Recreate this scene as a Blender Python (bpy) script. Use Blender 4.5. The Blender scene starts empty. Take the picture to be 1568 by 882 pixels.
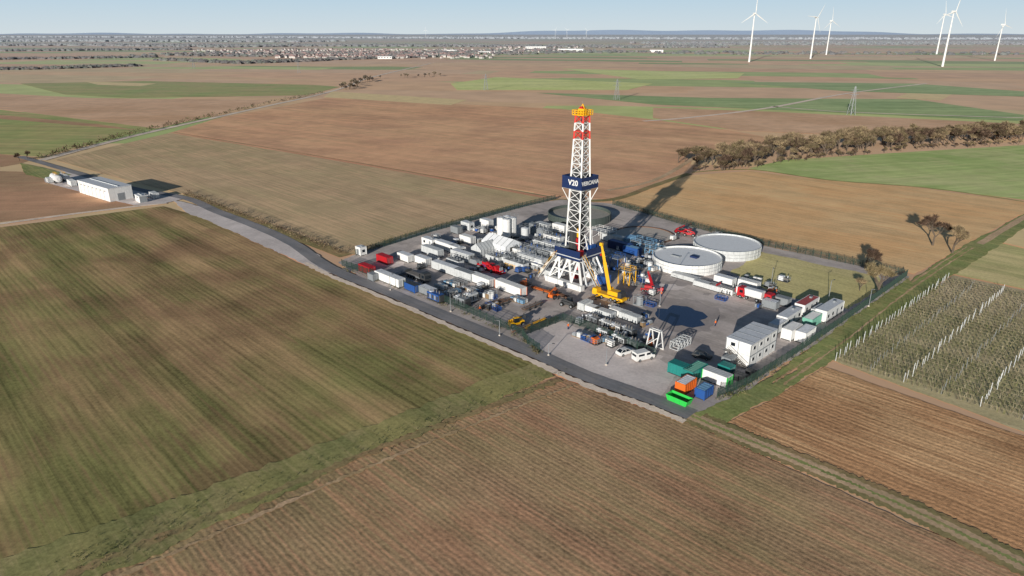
import bpy, math, random
from mathutils import Vector, Matrix
random.seed(7)
R=random.random
U=random.uniform
sc=bpy.context.scene
# ------------------------------------------------------------------ camera pixel to ground projection
H=70.0; TH=math.radians(20.5); S=math.sin(TH); C=math.cos(TH); F=1045.0
def G(u,v,z=0.0):
    dx=(u-784)/F; dy=(441-v)/F
    t=(H-z)/(S-dy*C)
    return Vector((dx*t,(C+dy*S)*t,0))
YAW=math.radians(-45.5)
E1=Vector((math.cos(YAW),math.sin(YAW),0)); E2=Vector((-math.sin(YAW),math.cos(YAW),0))
GAIN=2.8
def lin(c):
    c=c/255.0
    return c/12.92 if c<=.04045 else ((c+.055)/1.055)**2.4
def T(r,g,b,gain=None):
    k=GAIN if gain is None else gain
    a=(lin(r)*k,lin(g)*k,lin(b)*k); m=max(a); s=min(1,.95/m)
    return (a[0]*s,a[1]*s,a[2]*s,1)
# ------------------------------------------------------------------ node helper
class N:
    def __init__(s,name):
        s.m=bpy.data.materials.new(name); s.m.use_nodes=True
        s.t=s.m.node_tree; s.b=s.t.nodes['Principled BSDF']
    def n(s,typ,**kw):
        nd=s.t.nodes.new(typ)
        for k,v in kw.items(): setattr(nd,k,v)
        return nd
    def l(s,a,b): s.t.links.new(a,b)
    def math(s,op,a,b=None,c=None,clamp=False):
        nd=s.t.nodes.new('ShaderNodeMath'); nd.operation=op; nd.use_clamp=clamp
        for i,x in enumerate((a,b,c)):
            if x is None: continue
            if isinstance(x,(int,float)): nd.inputs[i].default_value=x
            else: s.l(x,nd.inputs[i])
        return nd.outputs[0]
    def mix(s,f,a,b,mode='MIX'):
        nd=s.t.nodes.new('ShaderNodeMix'); nd.data_type='RGBA'; nd.blend_type=mode
        for sock,x in ((nd.inputs[0],f),(nd.inputs[6],a),(nd.inputs[7],b)):
            if isinstance(x,(int,float,tuple)): sock.default_value=x
            else: s.l(x,sock)
        return nd.outputs[2]
    def ramp(s,x,lo,hi):
        nd=s.t.nodes.new('ShaderNodeMapRange'); nd.interpolation_type='SMOOTHSTEP'
        s.l(x,nd.inputs[0]); nd.inputs[1].default_value=lo; nd.inputs[2].default_value=hi
        return nd.outputs[0]
    def noise(s,vec,scale,detail=3,rough=.55):
        nd=s.t.nodes.new('ShaderNodeTexNoise'); nd.inputs['Scale'].default_value=scale
        nd.inputs['Detail'].default_value=detail; nd.inputs['Roughness'].default_value=rough
        s.l(vec,nd.inputs['Vector']); return nd.outputs['Fac']
    def map(s,vec,rz=0,sc=(1,1,1)):
        nd=s.t.nodes.new('ShaderNodeMapping'); nd.inputs['Rotation'].default_value=(0,0,rz)
        nd.inputs['Scale'].default_value=sc; s.l(vec,nd.inputs['Vector']); return nd.outputs[0]
    def pos(s): return s.t.nodes.new('ShaderNodeNewGeometry').outputs['Position']
def painted_haze(k,p,col,mx=.8,hc=(150,156,164)):  # aerial haze painted into the base colour, growing with distance from the origin
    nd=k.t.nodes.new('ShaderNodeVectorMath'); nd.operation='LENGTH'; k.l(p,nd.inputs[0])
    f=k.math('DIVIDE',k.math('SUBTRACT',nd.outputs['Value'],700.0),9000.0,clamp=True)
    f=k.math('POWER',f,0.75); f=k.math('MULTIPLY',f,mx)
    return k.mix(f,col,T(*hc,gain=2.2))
def field_mat(name,ca,cb,ang=YAW,row=1.3,rows=.15,streak=.35,grain=.35,cc=None,ccamt=.5,tram=0,bump=.35,patch=.012,seed=0,band=.35,dist=2.2,mott=.5):
    k=N(name); p=k.pos()
    sh=k.t.nodes.new('ShaderNodeVectorMath'); sh.operation='ADD'; k.l(p,sh.inputs[0]); sh.inputs[1].default_value=(seed*131.,seed*77.,0)
    q=k.map(sh.outputs[0],-ang)
    big=k.noise(sh.outputs[0],patch,3)
    wide=k.noise(k.map(q,0,(.006,.11,1)),1,3)
    st=k.noise(k.map(q,0,(.025,1.0,1)),1,4,.65)
    gr=k.noise(sh.outputs[0],1.3,6,.75)
    md=k.noise(sh.outputs[0],.1,4,.6)
    f=k.ramp(k.math('ADD',k.math('MULTIPLY',big,.6),k.math('MULTIPLY',wide,.4)),.40,.60)
    col=k.mix(f,ca,cb)
    if cc:
        f2=k.ramp(k.math('ADD',k.math('MULTIPLY',st,.45),k.math('MULTIPLY',k.noise(sh.outputs[0],patch*2.3,4),.55)),.47,.58)
        col=k.mix(k.math('MULTIPLY',f2,ccamt),col,cc)
    val=k.math('MULTIPLY_ADD',k.math('SUBTRACT',st,.5),streak*2,1.0)
    h=gr
    if rows:
        w=k.n('ShaderNodeTexWave',wave_type='BANDS',bands_direction='Y'); w.inputs['Scale'].default_value=.314/row
        w.inputs['Distortion'].default_value=dist; w.inputs['Detail'].default_value=3; w.inputs['Detail Scale'].default_value=.7
        k.l(q,w.inputs['Vector'])
        amp=k.math('MULTIPLY',k.ramp(k.noise(sh.outputs[0],.035,2),.3,.65),rows)
        val=k.math('MULTIPLY_ADD',k.math('SUBTRACT',w.outputs['Fac'],.5),amp,val)
        h=k.math('MULTIPLY_ADD',w.outputs['Fac'],rows*.8,gr)
    val=k.math('MULTIPLY_ADD',k.math('SUBTRACT',gr,.5),grain*2.3,val)
    val=k.math('MULTIPLY_ADD',k.math('SUBTRACT',md,.5),mott,val)
    val=k.math('MULTIPLY_ADD',k.math('SUBTRACT',wide,.5),band*2,val)
    if tram:
        sx=k.n('ShaderNodeSeparateXYZ'); k.l(q,sx.inputs[0])
        fr=k.math('FRACT',k.math('DIVIDE',sx.outputs['Y'],tram))
        d=k.math('ABSOLUTE',k.math('SUBTRACT',k.math('ABSOLUTE',k.math('SUBTRACT',fr,.5)),.9/tram))
        ln=k.math('LESS_THAN',d,.2/tram)
        val=k.math('MULTIPLY',val,k.math('MULTIPLY_ADD',ln,-.18,1.0))
    cn=k.n('ShaderNodeCombineColor')
    for i in range(3): k.l(val,cn.inputs[i])
    col=k.mix(1.0,col,cn.outputs[0],'MULTIPLY')
    k.l(painted_haze(k,p,col),k.b.inputs['Base Color'])
    k.b.inputs['Roughness'].default_value=.95; k.b.inputs['Specular IOR Level'].default_value=.1
    if bump:
        bp=k.n('ShaderNodeBump'); bp.inputs['Strength'].default_value=bump; bp.inputs['Distance'].default_value=.1
        k.l(h,bp.inputs['Height']); k.l(bp.outputs[0],k.b.inputs['Normal'])
    return k.m
def paint(name,c,rough=.5,metal=0,dirt=.25,gain=1):
    k=N(name); p=k.pos()
    a=k.noise(p,.9,5,.65); b=k.noise(k.map(p,0,(2.5,2.5,.35)),1,3)
    f=k.math('MULTIPLY',k.ramp(k.math('MULTIPLY_ADD',b,.5,k.math('MULTIPLY',a,.5)),.42,.68),dirt)
    base=T(*c,gain=gain)
    k.l(k.mix(f,base,(base[0]*.3+.03,base[1]*.3+.025,base[2]*.3+.02,1)),k.b.inputs['Base Color'])
    k.b.inputs['Roughness'].default_value=rough; k.b.inputs['Metallic'].default_value=metal
    return k.m
WHITE=paint('white_paint',(230,230,228)); OFFW=paint('weathered_white_paint',(202,205,206),dirt=.4)
GREY=paint('grey_paint',(138,143,147)); DGREY=paint('dark_grey_steel',(62,64,66)); ROOFG=paint('cabin_roof_grey',(222,225,230),dirt=.35)
RED=paint('red_paint',(184,26,36)); BLUE=paint('blue_paint',(36,82,150)); NAVY=paint('navy_paint',(20,42,86),dirt=.1)
TEAL=paint('teal_paint',(30,128,122)); GREEN=paint('green_paint',(50,196,80),dirt=.1); DGREEN=paint('dark_green_paint',(48,70,62))
TGREY=paint('tank_wall_grey_green',(78,88,84),dirt=.4)
ORANGE=paint('orange_paint',(222,108,36)); YELLOW=paint('yellow_paint',(240,180,22),dirt=.12); LBLUE=paint('light_blue_paint',(120,165,200))
RUST=paint('rusty_steel',(112,82,64),rough=.8); STEEL=paint('pipe_steel',(128,124,120),rough=.45,metal=.3); GLASS=paint('window_glass',(28,36,44),rough=.12,dirt=0)
TYRE=paint('tyre_rubber',(24,24,25),rough=.9); WOOD=paint('pallet_wood',(140,116,86),rough=.9); CONC=paint('concrete',(205,195,184),rough=.9)
MEMB=paint('tank_cover',(248,250,252),rough=.6,dirt=.18); MINT=paint('mint_paint',(120,180,160)); RRED=paint('red_roof_cover',(185,80,74),dirt=.5)
MRED=paint('mast_red_paint',(214,52,44),dirt=.1)
PALS=[WHITE,WHITE,OFFW,OFFW,GREY,GREY,ROOFG,ROOFG,DGREY,BLUE,ORANGE]
# ------------------------------------------------------------------ mesh builder
class MB:
    def __init__(s): s.v=[];s.f=[];s.m=[];s.mats=[];s.M=None
    def mi(s,m):
        if m not in s.mats: s.mats.append(m)
        return s.mats.index(m)
    def add(s,vs,fs,mat):
        o=len(s.v); i=s.mi(mat)
        if s.M is not None: vs=[tuple(s.M@Vector(p)) for p in vs]
        s.v+= [tuple(p) for p in vs]; s.f+=[tuple(a+o for a in f) for f in fs]; s.m+=[i]*len(fs)
    def box(s,c,d,mat,rz=0,top=1.0,topy=None):
        x,y,z=d[0]/2,d[1]/2,d[2]/2; ty=top if topy is None else topy
        pts=[(-x,-y,-z),(x,-y,-z),(x,y,-z),(-x,y,-z),(-x*top,-y*ty,z),(x*top,-y*ty,z),(x*top,y*ty,z),(-x*top,y*ty,z)]
        cr,sr=math.cos(rz),math.sin(rz)
        pts=[(c[0]+a*cr-b*sr,c[1]+a*sr+b*cr,c[2]+e) for a,b,e in pts]
        s.add(pts,[(0,3,2,1),(4,5,6,7),(0,1,5,4),(1,2,6,5),(2,3,7,6),(3,0,4,7)],mat)
    def cyl(s,p0,p1,r0,r1,mat,n=8,caps=True):
        p0=Vector(p0);p1=Vector(p1);d=(p1-p0)
        if d.length<1e-6: return
        q=d.to_track_quat('Z','Y'); vs=[]
        for p,r in ((p0,r0),(p1,r1)):
            for i in range(n):
                a=2*math.pi*(i+.5)/n; vs.append(p+q@Vector((r*math.cos(a),r*math.sin(a),0)))
        fs=[(i,(i+1)%n,n+(i+1)%n,n+i) for i in range(n)]
        if caps: fs+=[tuple(range(n-1,-1,-1)),tuple(range(n,2*n))]
        s.add(vs,fs,mat)
    def beam(s,p0,p1,w,mat): s.cyl(p0,p1,w*.7,w*.7,mat,4)
    def prof(s,pts,y0,y1,mat,inset=None):
        n=len(pts); a=[(x,y0,z) for x,z in pts]; b=[(x,y1,z) for x,z in pts]
        s.add(a+b,[tuple(range(n)),tuple(range(2*n-1,n-1,-1))]+[(i,n+i,n+(i+1)%n,(i+1)%n) for i in range(n)],mat)
    def rail(s,pts,h,mat,w=.06,closed=True,step=1.8):
        n=len(pts)
        for i in range(n if closed else n-1):
            a=Vector(pts[i]);b=Vector(pts[(i+1)%n]);k=max(1,int((b-a).length/step))
            for hh in (h,h*.5): s.beam(a+Vector((0,0,hh)),b+Vector((0,0,hh)),w,mat)
            for j in range(k): 
                c=a.lerp(b,j/k); s.beam(c,c+Vector((0,0,h)),w,mat)
    def build(s,name,loc=(0,0,0),rz=0,parent=None):
        me=bpy.data.meshes.new(name); me.from_pydata(s.v,[],s.f)
        for m in s.mats: me.materials.append(m)
        me.polygons.foreach_set('material_index',s.m); me.update()
        ob=bpy.data.objects.new(name,me); sc.collection.objects.link(ob); ob.location=loc; ob.rotation_euler=(0,0,rz)
        if parent: ob.parent=parent
        return ob
# ------------------------------------------------------------------ ground sheets
def dens(pts,jit):
    out=[];n=len(pts)
    for i in range(n):
        a=pts[i];b=pts[(i+1)%n];L=(b-a).length;d=max(20,(a.length+b.length)/2)
        k=int(min(110,max(1,L/(d*.007))))
        nr=Vector((-(b-a).y,(b-a).x,0)).normalized() if L>0 else Vector()
        w=0
        for j in range(k):
            w=w*.7+U(-1,1)*jit
            out.append(a.lerp(b,j/k)+nr*(w if j else 0))
    return out
def sheet(name,px,mat,z,jit=.25):
    pts=dens([G(*p) for p in px],jit)
    mb=MB(); mb.add([(p.x,p.y,z) for p in pts],[tuple(range(len(pts)))],mat)
    ob=mb.build(name)
    if ob.data.polygons[0].normal.z<0: ob.data.flip_normals()
    return ob
def smooth(pts,k=8):
    o=[];n=len(pts)
    for i in range(n-1):
        p0=pts[max(0,i-1)];p1=pts[i];p2=pts[i+1];p3=pts[min(n-1,i+2)]
        for j in range(k):
            t=j/k
            o.append(.5*((2*p1)+(p2-p0)*t+(2*p0-5*p1+4*p2-p3)*t*t+(-p0+3*p1-3*p2+p3)*t**3))
    o.append(pts[-1]); return o
def strip(name,px,width,mat,z,off=0,jit=.15,k=8):
    pts=smooth([G(*p) for p in px],k); vs=[];n=len(pts)
    for i,p in enumerate(pts):
        d=(pts[min(n-1,i+1)]-pts[max(0,i-1)]).normalized(); nr=Vector((-d.y,d.x,0))
        a=p+nr*(off+width/2+U(-jit,jit)); b=p+nr*(off-width/2+U(-jit,jit))
        vs+=[(a.x,a.y,z),(b.x,b.y,z)]
    mb=MB(); mb.add(vs,[(2*i,2*i+1,2*i+3,2*i+2) for i in range(n-1)],mat); return mb.build(name)
k=N('distant_farmland'); p=k.pos(); q=k.map(p,math.radians(12)); 
vo=k.n('ShaderNodeTexVoronoi',distance='CHEBYCHEV'); vo.inputs['Scale'].default_value=1; vo.inputs['Randomness'].default_value=.85
k.l(k.map(q,0,(1/520,1/150,1)),vo.inputs['Vector'])
sp=k.n('ShaderNodeSeparateColor'); k.l(vo.outputs['Color'],sp.inputs[0])
cr=k.n('ShaderNodeValToRGB'); cr.color_ramp.interpolation='CONSTANT'
pal=[(160,130,104),(124,132,88),(170,142,112),(152,124,100),(138,142,96),(166,136,108),(112,120,80),(156,130,106),(180,156,122),(150,132,104)]
e=cr.color_ramp.elements; e[0].color=T(*pal[0]); e[1].position=.1; e[1].color=T(*pal[1])
for i in range(2,10): x=e.new(i/10); x.color=T(*pal[i])
k.l(sp.outputs[0],cr.inputs[0])
nz=k.noise(p,.02,6); mm=k.math('MULTIPLY_ADD',k.math('SUBTRACT',nz,.5),.6,1.0)
cc=k.n('ShaderNodeCombineColor'); [k.l(mm,cc.inputs[i]) for i in range(3)]
k.l(painted_haze(k,p,k.mix(1.0,cr.outputs[0],cc.outputs[0],'MULTIPLY')),k.b.inputs['Base Color']); k.b.inputs['Roughness'].default_value=.95; k.b.inputs['Specular IOR Level'].default_value=.05
BASE=k.m
mb=MB(); g=40000; mb.add([(-g,-2000,-.05),(g,-2000,-.05),(g,g,-.05),(-g,g,-.05)],[(0,1,2,3)],BASE); mb.build('ground')
m_left=field_mat('winter_crop_field',T(98,95,58),T(118,97,70),row=1.5,rows=.3,streak=.75,grain=.6,cc=T(90,68,52),ccamt=.6,tram=24,patch=.016,bump=.35,band=.75,mott=.6)
m_bot=field_mat('ploughed_field_near',T(128,104,80),T(112,97,70),row=.9,rows=.28,streak=.5,grain=.8,cc=T(128,93,72),ccamt=.55,patch=.016,seed=2,bump=.6,band=.5,dist=4,mott=.8)
m_r3=field_mat('ploughed_field_right',T(140,106,76),T(122,92,66),row=1.2,rows=.3,streak=.55,grain=.8,cc=T(182,150,112),ccamt=.55,seed=3,bump=.8,dist=4,mott=.7)
m_grass=field_mat('grass_verge',T(92,92,58),T(106,100,64),rows=0,streak=.2,grain=.7,cc=T(118,106,76),ccamt=.5,patch=.05)
m_vine=field_mat('vineyard_soil',T(116,112,80),T(134,122,96),row=2.1,rows=.3,streak=.3,grain=.5,ang=YAW,seed=5)
m_f5=field_mat('tan_field',T(188,154,113),T(174,138,98),row=3,rows=.06,streak=.3,ang=YAW,seed=6,cc=T(196,166,124),ccamt=.6,grain=.25,band=.25)
m_f6=field_mat('green_field',T(112,126,76),T(128,136,88),row=3,rows=.06,streak=.15,seed=7,ang=.3,grain=.15,tram=30,cc=T(146,140,104),ccamt=.5,band=.15)
m_f7=field_mat('brown_field_far',T(172,137,106),T(154,119,92),row=4,rows=.08,streak=.28,seed=8,ang=math.radians(-38),cc=T(126,96,78),ccamt=.5,patch=.009,grain=.25,band=.35)
m_f8=field_mat('stubble_field',T(138,118,93),T(128,113,86),row=3,rows=.08,streak=.28,seed=9,ang=YAW,cc=T(150,124,98),ccamt=.5,grain=.25,band=.3)
m_f10=field_mat('brown_field_west',T(156,128,104),T(142,114,90),row=5,rows=.05,streak=.2,seed=10,ang=.1,grain=.2)
m_f9=field_mat('green_field_west',T(108,116,72),T(122,118,78),row=4,rows=.05,streak=.2,seed=11,ang=-.1,grain=.2,cc=T(130,112,84),ccamt=.45)
m_f1b=field_mat('brown_field_road',T(134,104,82),T(120,98,76),row=1.6,rows=.15,seed=12,ang=.15)
m_tan=field_mat('pale_stubble',T(204,182,138),T(198,176,132),rows=0,streak=.1,seed=13,grain=.1,band=.1)
m_g2=field_mat('lime_green_field',T(144,148,92),T(152,152,102),rows=0,streak=.2,seed=14,grain=.1,ang=.1)
m_g3=field_mat('dark_green_field',T(104,118,80),T(116,126,88),rows=0,streak=.2,seed=15,grain=.1,ang=.1)
m_mix=field_mat('mixed_field',T(134,130,88),T(150,136,100),rows=.05,streak=.3,seed=16)
z=.02
fields=[
([(-300,140),(0,143),(130,150),(420,153),(330,176),(240,197),(0,167),(-300,160)],m_f10),
([(-300,160),(0,168),(232,196),(150,218),(60,240),(0,236),(-300,230)],m_f9),
([(-300,172),(0,176),(150,190),(215,200),(120,192),(0,182),(-300,180)],m_f1b),
([(-300,228),(0,236),(60,241),(28,251),(0,256),(-300,258)],m_f1b),
([(-300,262),(0,262),(60,264),(245,311),(120,325),(0,340),(-300,375)],m_f1b),
([(-900,470),(-400,395),(0,348),(250,316),(300,330),(370,358),(440,395),(480,412),(530,430),(815,556),(830,570),(420,712),(0,862),(-500,1030),(-900,1000)],m_left),
([(850,577),(1060,650),(1568,880),(1800,985),(1700,1500),(-400,1500),(-300,1060),(150,884),(620,665)],m_bot),
([(1262,562),(1568,668),(1800,745),(1900,1010),(1568,855),(1320,745),(1100,655),(1180,612)],m_r3),
([(1275,552),(1460,422),(1568,445),(1800,490),(1800,740),(1568,662)],m_vine),
([(935,308),(1000,285),(1060,268),(1150,262),(1260,276),(1400,287),(1568,310),(1700,330),(1560,330),(1480,375),(1400,420),(1300,400),(1100,352),(1000,328)],m_f5),
([(1145,258),(1200,245),(1568,222),(1800,215),(1800,340),(1568,306),(1400,286),(1260,275)],m_f6),
([(262,203),(330,182),(500,150),(860,167),(1000,183),(1120,200),(1200,215),(1060,245),(1050,262),(935,305),(850,300),(560,252)],m_f7),
([(85,245),(262,203),(560,254),(838,303),(790,316),(660,350),(540,390),(500,382),(400,340),(285,298),(200,278)],m_f8),
([(30,128),(220,124),(480,130),(520,133),(470,146),(200,150),(100,145)],m_f9),
([(508,140),(716,153),(690,161),(495,149)],m_tan),
([(690,128),(760,118),(1000,128),(960,138),(700,138)],m_g2),
([(820,142),(1090,150),(1400,152),(1568,176),(1568,186),(1180,168),(1000,160)],m_g3),
([(1000,165),(1180,171),(1568,190),(1568,212),(1250,205),(1130,200),(1000,181)],m_f10),
([(860,105),(1140,112),(1130,120),(980,122)],m_g2),
([(1370,150),(1395,141),(1462,142),(1440,154)],m_tan),
([(1100,125),(1400,128),(1568,140),(1568,148),(1300,140)],m_g3),
([(1460,420),(1515,368),(1800,440),(1800,485),(1568,443)],m_mix),
([(1520,368),(1590,326),(1800,360),(1800,436)],m_tan),
]
for px,m in fields:
    sheet('farm_field',px,m,z,.2); z+=.004
sheet('pale_field',[(130,125),(240,128),(215,132),(150,130)],m_tan,z)
m_verge2=field_mat('lush_verge',T(98,104,62),T(90,94,60),rows=0,streak=.2,grain=.7,cc=T(122,112,76),ccamt=.5,patch=.06,seed=4)
m_darkv=field_mat('rough_brown_verge',T(112,94,68),T(92,86,58),rows=0,grain=.7,patch=.08,seed=21)
m_track=field_mat('dirt_track',T(144,122,98),T(124,106,84),rows=0,streak=.3,grain=.6,seed=23,patch=.05)
m_edge=field_mat('field_edge_soil',T(140,118,94),T(118,100,74),rows=0,streak=.3,grain=.8,seed=25,patch=.08)
m_grav=field_mat('pale_gravel',T(178,164,150),T(162,148,134),rows=0,streak=.2,grain=.4,seed=24,patch=.05)
sheet('grass_verge',[(815,556),(850,577),(620,668),(150,890),(-300,1075),(-500,1030),(0,858),(420,709)],m_grass,.125,.5)
sheet('grass_verge',[(1055,640),(1200,580),(1300,500),(1400,425),(1480,374),(1568,328),(1620,303),(1640,318),(1568,350),(1470,415),(1275,552),(1262,562),(1100,657)],m_verge2,.125,.4)
strip('hedge_verge',[(285,298),(400,343),(530,392)],5,m_darkv,.13,off=0)
strip('field_margin',[(262,203),(400,226),(560,253),(838,303)],3,field_mat('reddish_margin',T(150,108,86),T(140,110,88),rows=0,seed=22),.13)
strip('field_margin',[(262,203),(400,226),(560,253),(838,303)],1,m_darkv,.133,off=2.2)
strip('field_margin',[(845,306),(935,306),(1000,285),(1055,266)],4,m_darkv,.13)
strip('field_margin',[(1060,264),(1150,260),(1270,276),(1420,288),(1568,309)],1.6,m_verge2,.135)
strip('field_margin',[(838,570),(560,672),(60,868)],1.6,m_darkv,.135,off=4.5,jit=.5,k=60)
strip('field_margin',[(845,574),(560,682),(60,890)],.8,m_edge,.133,off=6.4,jit=.35,k=70)
strip('dirt_track',[(1055,636),(1130,668),(1250,718),(1400,783),(1568,866),(1750,950)],5.4,m_darkv,.14,k=40,jit=.4)
strip('dirt_track',[(1055,636),(1130,668),(1250,718),(1400,783),(1568,866),(1750,950)],2.9,m_track,.143,k=40,jit=.25)
strip('dirt_track',[(1055,636),(1130,668),(1250,718),(1400,783),(1568,866),(1750,950)],.7,m_verge2,.146,k=60,jit=.25)
strip('farm_track',[(1500,374),(1560,338),(1610,312)],2.5,m_track,.14)
for o in (-.9,.9): strip('farm_track',[(1200,590),(1300,518),(1400,440),(1490,380)],.5,m_edge,.14,off=o+1,k=30,jit=.2)
strip('field_path',[(-200,368),(0,343),(120,327),(255,311)],3.2,m_grav,.14)
strip('country_road',[(62,246),(150,222),(240,200),(330,180),(420,160),(480,147),(530,133),(570,118),(660,97)],6,m_grav,.14)
strip('field_path',[(930,292),(1000,277),(1050,250),(1060,240)],3,m_track,.14)
strip('field_path',[(985,186),(1060,180),(1180,165),(1300,143),(1420,128)],6,m_grav,.3)
strip('field_path',[(1180,163),(1300,172),(1568,181)],5,m_grav,.3)
def asph(name,c1,c2,spots=.5):
    return field_mat(name,c1,c2,rows=0,streak=.15,grain=.25,patch=.06,seed=30,cc=T(100,94,89),ccamt=spots,bump=.1,band=.1)
m_yard=asph('yard_asphalt',T(122,115,112),T(136,128,123))
m_road=asph('road_asphalt',T(84,84,86),T(96,94,95),.3)
m_park=field_mat('parking_gravel',T(150,142,138),T(138,130,126),rows=0,streak=.1,grain=.3,seed=31,patch=.08,band=.1)
sheet('gravel_shoulder',[(262,306),(330,322),(400,348),(450,372),(490,392),(512,420),(470,408),(420,385),(350,352),(290,328)],m_park,.178,.4)
sheet('yard_pavement',[(518,402),(545,390),(660,350),(790,316),(860,306),(940,313),(1060,348),(1165,376),(1392,424),(1300,495),(1215,550),(1135,603),(1070,632),(1000,612),(830,552),(560,430)],m_yard,.16,.3)
sheet('parking_area',[(805,512),(862,494),(1000,545),(1040,570),(1010,608),(900,575),(812,528)],m_park,.168,.2)
road_px=[(30,240),(62,249),(110,263),(200,288),(285,304),(330,323),(400,350),(450,374),(490,402),(520,418),(600,450),(700,492),(820,542),(900,577),(1000,612),(1060,636)]
strip('access_road',road_px,4.4,m_road,.186,k=12,jit=.08)
strip('gravel_shoulder',[(480,400),(520,420),(600,452),(700,494),(820,544),(900,579),(1000,614),(1060,638)],1.8,m_grav,.184,off=-2.9,k=20,jit=.35)
strip('access_road',[(520,418),(560,404),(600,392)],4,m_road,.172)
sheet('dry_grass',[(1165,386),(1345,424),(1352,440),(1300,474),(1190,452),(1118,418)],field_mat('dry_grass',T(146,136,98),T(132,124,86),rows=0,grain=.5,patch=.05,seed=32),.18,.5)
sheet('grass_plot',[(1185,575),(1260,520),(1330,468),(1390,428),(1398,436),(1310,505),(1215,565),(1140,612),(1072,640),(1062,634),(1130,605)],m_verge2,.182,.3)
sheet('grass_plot',[(30,250),(62,256),(110,268),(80,276),(40,268)],m_verge2,.18)
sheet('yard_pavement',[(60,262),(110,262),(200,286),(285,304),(250,312),(205,315),(150,302),(70,280)],m_park,.17)
k=N('dark_puddle_water'); k.b.inputs['Base Color'].default_value=(.02,.04,.1,1); k.b.inputs['Roughness'].default_value=.1
sheet('puddle',[(1003,480),(1006,473),(1022,474),(1030,468),(1052,470),(1064,476),(1076,479),(1084,486),(1072,491),(1080,499),(1060,503),(1044,499),(1030,500),(1020,494),(1008,489)],k.m,.174,.25)
k2=asph('damp_asphalt',T(106,100,98),T(116,109,106))
sheet('damp_patch',[(985,470),(1010,458),(1060,460),(1100,472),(1112,488),(1090,508),(1040,510),(1000,500)],k2,.166,.8)
for i in range(90):
    u=U(560,1230);v=U(385,600); c=G(u,v); q=c-G(520,400)
    rr=U(.8,3.6); pts=[]; ph=U(0,6)
    for j in range(18):
        a=j/18*6.283; r=rr*(1+.3*math.sin(2*a+ph)+U(-.18,.18)); pts.append((c.x+r*math.cos(a)*1.5,c.y+r*math.sin(a),.1622+i*.00006))
    if not(8<q.dot(E1)<122 and 8<q.dot(E2)<105): continue
    mb=MB(); mb.add(pts,[tuple(range(18))],k2 if i%3 else m_park); mb.build('oil_stain')
ZG=.17
# ------------------------------------------------------------------ objects
def put(mb,name,u,v,ax=1,z=0,h=0,dy=0):
    p=G(u,v,h/2); p.z=ZG+z
    return mb.build(name,p,(YAW if ax==1 else YAW+math.pi/2)+dy)
def container(u,v,ax,L,W,Hh,mat,name='shipping_container',roof=None,win=False,z=0,end=None,flip=False,ribs=True):
    mb=MB(); roof=roof or mat; s=-1 if flip else 1
    mb.box((0,0,Hh/2+.05),(L-.12,W-.12,Hh-.2),mat)
    for x in (-1,1):
        for y in (-1,1): mb.box((x*(L/2-.09),y*(W/2-.09),Hh/2),(.18,.18,Hh),end or mat)
        mb.box((x*(L/2-.08),0,Hh-.07),(.14,W-.37,.14),mat); mb.box((x*(L/2-.08),0,.09),(.14,W-.37,.18),DGREY)
        mb.box((0,x*(W/2-.08),Hh-.07),(L-.37,.14,.14),mat); mb.box((0,x*(W/2-.08),.09),(L-.37,.14,.18),DGREY)
    mb.box((0,0,Hh-.03),(L-.34,W-.34,.05),roof)
    if not win and ribs:
        n=int(L/.75)
        for i in range(n):
            x=-L/2+.4+i*(L-.8)/max(1,n-1)
            for y in (-1,1): mb.box((x,y*(W/2-.04),Hh/2),(.28,.07,Hh-.42),mat)
            mb.box((x,0,Hh-.0),(.25,W-.5,.05),roof)
    if win:
        n=max(1,int(L/2.6))
        for y in (-1,1):
            for i in range(n):
                x=-L/2+(i+.5)*L/n
                if i==n//2 and y==-1:
                    mb.box((x,y*(W/2-.05),1.15),(.9,.06,2.0),GREY)
                else:
                    mb.box((x,y*(W/2-.05),1.55),(1.1,.06,1.0),OFFW); mb.box((x,y*(W/2-.03),1.55),(.94,.06,.84),GLASS)
        mb.box((s*(L/2-.04),0,1.55),(.06,1.0,.9),GLASS)
        mb.box((L/4,0,Hh+.2),(.9,.6,.45),GREY)
    else:
        if end: mb.box((s*(L/2-.05),0,Hh/2),(.1,W-.4,Hh-.4),end)
        for y in (-.8,-.35,.35,.8): mb.cyl((s*(L/2+.02),y,.25),(s*(L/2+.02),y,Hh-.25),.03,.03,GREY,5)
    return put(mb,name,u,v,ax,z,Hh+2*z,U(-.025,.025))
def skip(u,v,ax,L,W,Hh,mat):
    mb=MB()
    for a,b in (((-L/2,-W/2),(L/2,-W/2)),((L/2,-W/2),(L/2,W/2)),((L/2,W/2),(-L/2,W/2)),((-L/2,W/2),(-L/2,-W/2))):
        i=.86
        o=[(a[0]*i,a[1]*i,.15),(b[0]*i,b[1]*i,.15),(b[0],b[1],Hh),(a[0],a[1],Hh),(a[0]*i*.96,a[1]*i*.94,.2),(b[0]*i*.96,b[1]*i*.94,.2),(b[0]*.97,b[1]*.95,Hh),(a[0]*.97,a[1]*.95,Hh)]
        mb.add(o,[(0,1,2,3),(5,4,7,6),(3,2,6,7)],mat)
    mb.box((0,0,.12),(L*.84,W*.84,.16),mat)
    for x in (-.35,-.1,.15,.4):
        for y in (-1,1): mb.beam((x*L,y*W*.45,.2),(x*L,y*W*.51,Hh),.1,mat)
    for i in range(8): mb.box((U(-L*.3,L*.3),U(-W*.25,W*.25),.4),(U(.4,1),U(.4,.8),U(.2,.5)),random.choice([WOOD,DGREY,RUST]),U(0,3))
    return put(mb,'waste_skip',u,v,ax,0,Hh)
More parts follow.
